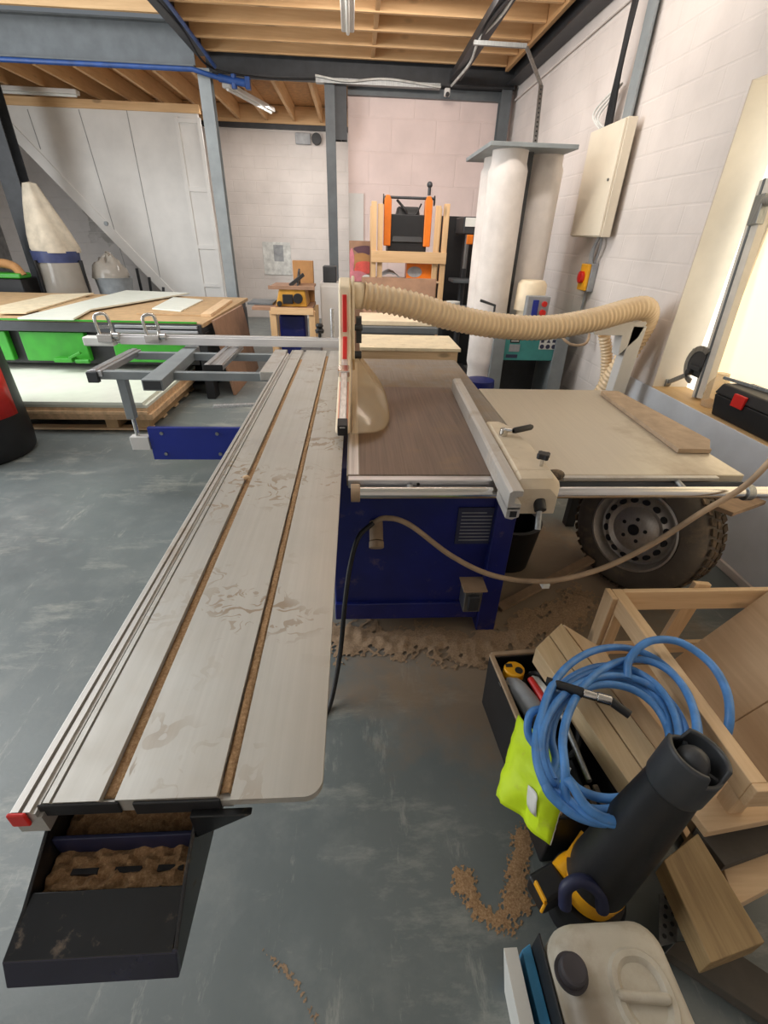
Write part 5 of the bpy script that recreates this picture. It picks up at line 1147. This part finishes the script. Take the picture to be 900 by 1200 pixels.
pb = thing('perforated_bracket', (.7, .45, 0), 'grey perforated metal bracket between blower and weathered timber', 'bracket')
a, b, c, d = pt(772, 1048, z=.14), pt(800, 1040, z=.14), pt(790, 1105, z=.14), pt(772, 1110, z=.14)
m = MB(); m.prism([a, b, c, d], (0, 0, .004)); m.build('plate', 'galv', pb)
m = MB()
for k in range(5):
    for j in range(2):
        q = a.lerp(d, (k+.7)/5.6).lerp(b.lerp(c, (k+.7)/5.6), .3+.4*j); m.cyl(q+V((0, 0, .003)), q+V((0, 0, .0055)), .005, n=10)
m.build('holes', 'dark', pb)
m = MB(); m.prism([b, c, c-V((0, 0, .139)), b-V((0, 0, .139))], (.004, 0, 0)); m.build('foot_flange', 'galv', pb)

# ------------------------------------------------------------------ sawdust on the floor
def heap(label, x0, x1, y0, y1, fn, h, step, mat='dust2', seed=0):
    nx, ny = int((x1-x0)/step), int((y1-y0)/step); vs, fs, idx = [], [], {}
    def hh(x, y):
        v = fn(x, y)+.5*noise.fractal(V((x*9+seed, y*9, seed)), .8, 2., 7)
        return v
    for i in range(nx+1):
        for j in range(ny+1):
            x, y = x0+i*step, y0+j*step; v = hh(x, y)
            if v > (0 if random.random() < .5 else random.random()*.5): idx[i, j] = len(vs); vs.append((x, y, .001+h*min(1, v)*(.6+.5*noise.noise(V((x*30, y*30, seed))))))
    for (i, j) in idx:
        k = [(i, j), (i+1, j), (i+1, j+1), (i, j+1)]
        k = [idx[q] for q in k if q in idx]
        if len(k) > 2: fs.append(k)
    return stuff(tag(MB().add(vs, fs).build('sawdust', mat, sharp=180), label, 'sawdust'))
def seg(x, y, pts, w):
    best = 9
    for (ax, ay), (bx, by) in zip(pts, pts[1:]):
        dx, dy = bx-ax, by-ay; t = max(0, min(1, ((x-ax)*dx+(y-ay)*dy)/(dx*dx+dy*dy))); best = min(best, math.hypot(x-ax-dx*t, y-ay-dy*t))
    return 1-best/w
heap('sawdust drifted along the foot of the blue saw cabinet', -.25, 1.45, 1.25, 2.0, lambda x, y: seg(x, y, [(-.1, 1.55), (.3, 1.53), (.62, 1.47), (1.0, 1.66), (1.2, 1.78)], .15)-.12, .02, .011, seed=2)
tp_ = [pt(x, y, z=0) for x, y in ((612, 985), (606, 1030), (590, 1080), (562, 1068), (548, 1035))]
heap('crescent of brown sawdust on the floor left of the black tote', .2, .75, .3, .9, lambda x, y: seg(x, y, [(q.x, q.y) for q in tp_], .055)-.25, .004, .0045, 'sawdust', 4)
tp_ = [pt(x, y, z=0) for x, y in ((300, 1105), (345, 1150), (370, 1200))]
heap('faint trail of sawdust on the floor in the bottom centre', -.5, .2, .15, .7, lambda x, y: seg(x, y, [(q.x, q.y) for q in tp_], .035)-.72, .0015, .004, 'dust2', 6)

# ------------------------------------------------------------------ light
w = bpy.data.worlds.new('world'); sc.world = w; w.use_nodes = True
bg = w.node_tree.nodes['Background']; bg.inputs[0].default_value = (.86, .93, 1, 1); bg.inputs[1].default_value = .2
def area(name, loc, target, sx, sy, power, col):
    l = bpy.data.lights.new(name, 'AREA'); l.shape = 'RECTANGLE'; l.size = sx; l.size_y = sy; l.energy = power; l.color = col
    o = bpy.data.objects.new(name, l); C.objects.link(o); o.location = loc
    o.rotation_euler = (V(target)-V(loc)).to_track_quat('-Z', 'Y').to_euler(); return o
area('roof_light', (-4.2, 3.4, 5.2), (-3.0, 3.6, 0), 3.5, 5.5, 330, (.97, .99, 1))
area('doorway_light', (-6.6, 3.0, 2.0), (0, 3.6, 1.4), 3.6, 3.2, 350, (.95, .98, 1))
area('bay_fill_light', (.1, 3.4, 3.45), (.4, 7.2, 3.0), 2.4, .25, 66, (1, .92, .84))  # fill added to lift the joists and back wall; no fixture hangs here
area('bay_fill_light', (.3, 5.6, 3.42), (.5, 7.0, 0), 1.8, .25, 34, (1, .92, .86))  # second added fill under the deck, brightening the back bay
area('far_fill_light', (-1.2, 9.5, 3.3), (-1.2, 10.1, 0), 1.8, .3, 48, (1, .95, .9))  # added fill near the far wall to brighten it

sc.view_settings.view_transform = 'Standard'; sc.view_settings.look = 'None'; sc.view_settings.gamma = 1
sc.view_settings.exposure = -0.1; sc.view_settings.use_curve_mapping = False
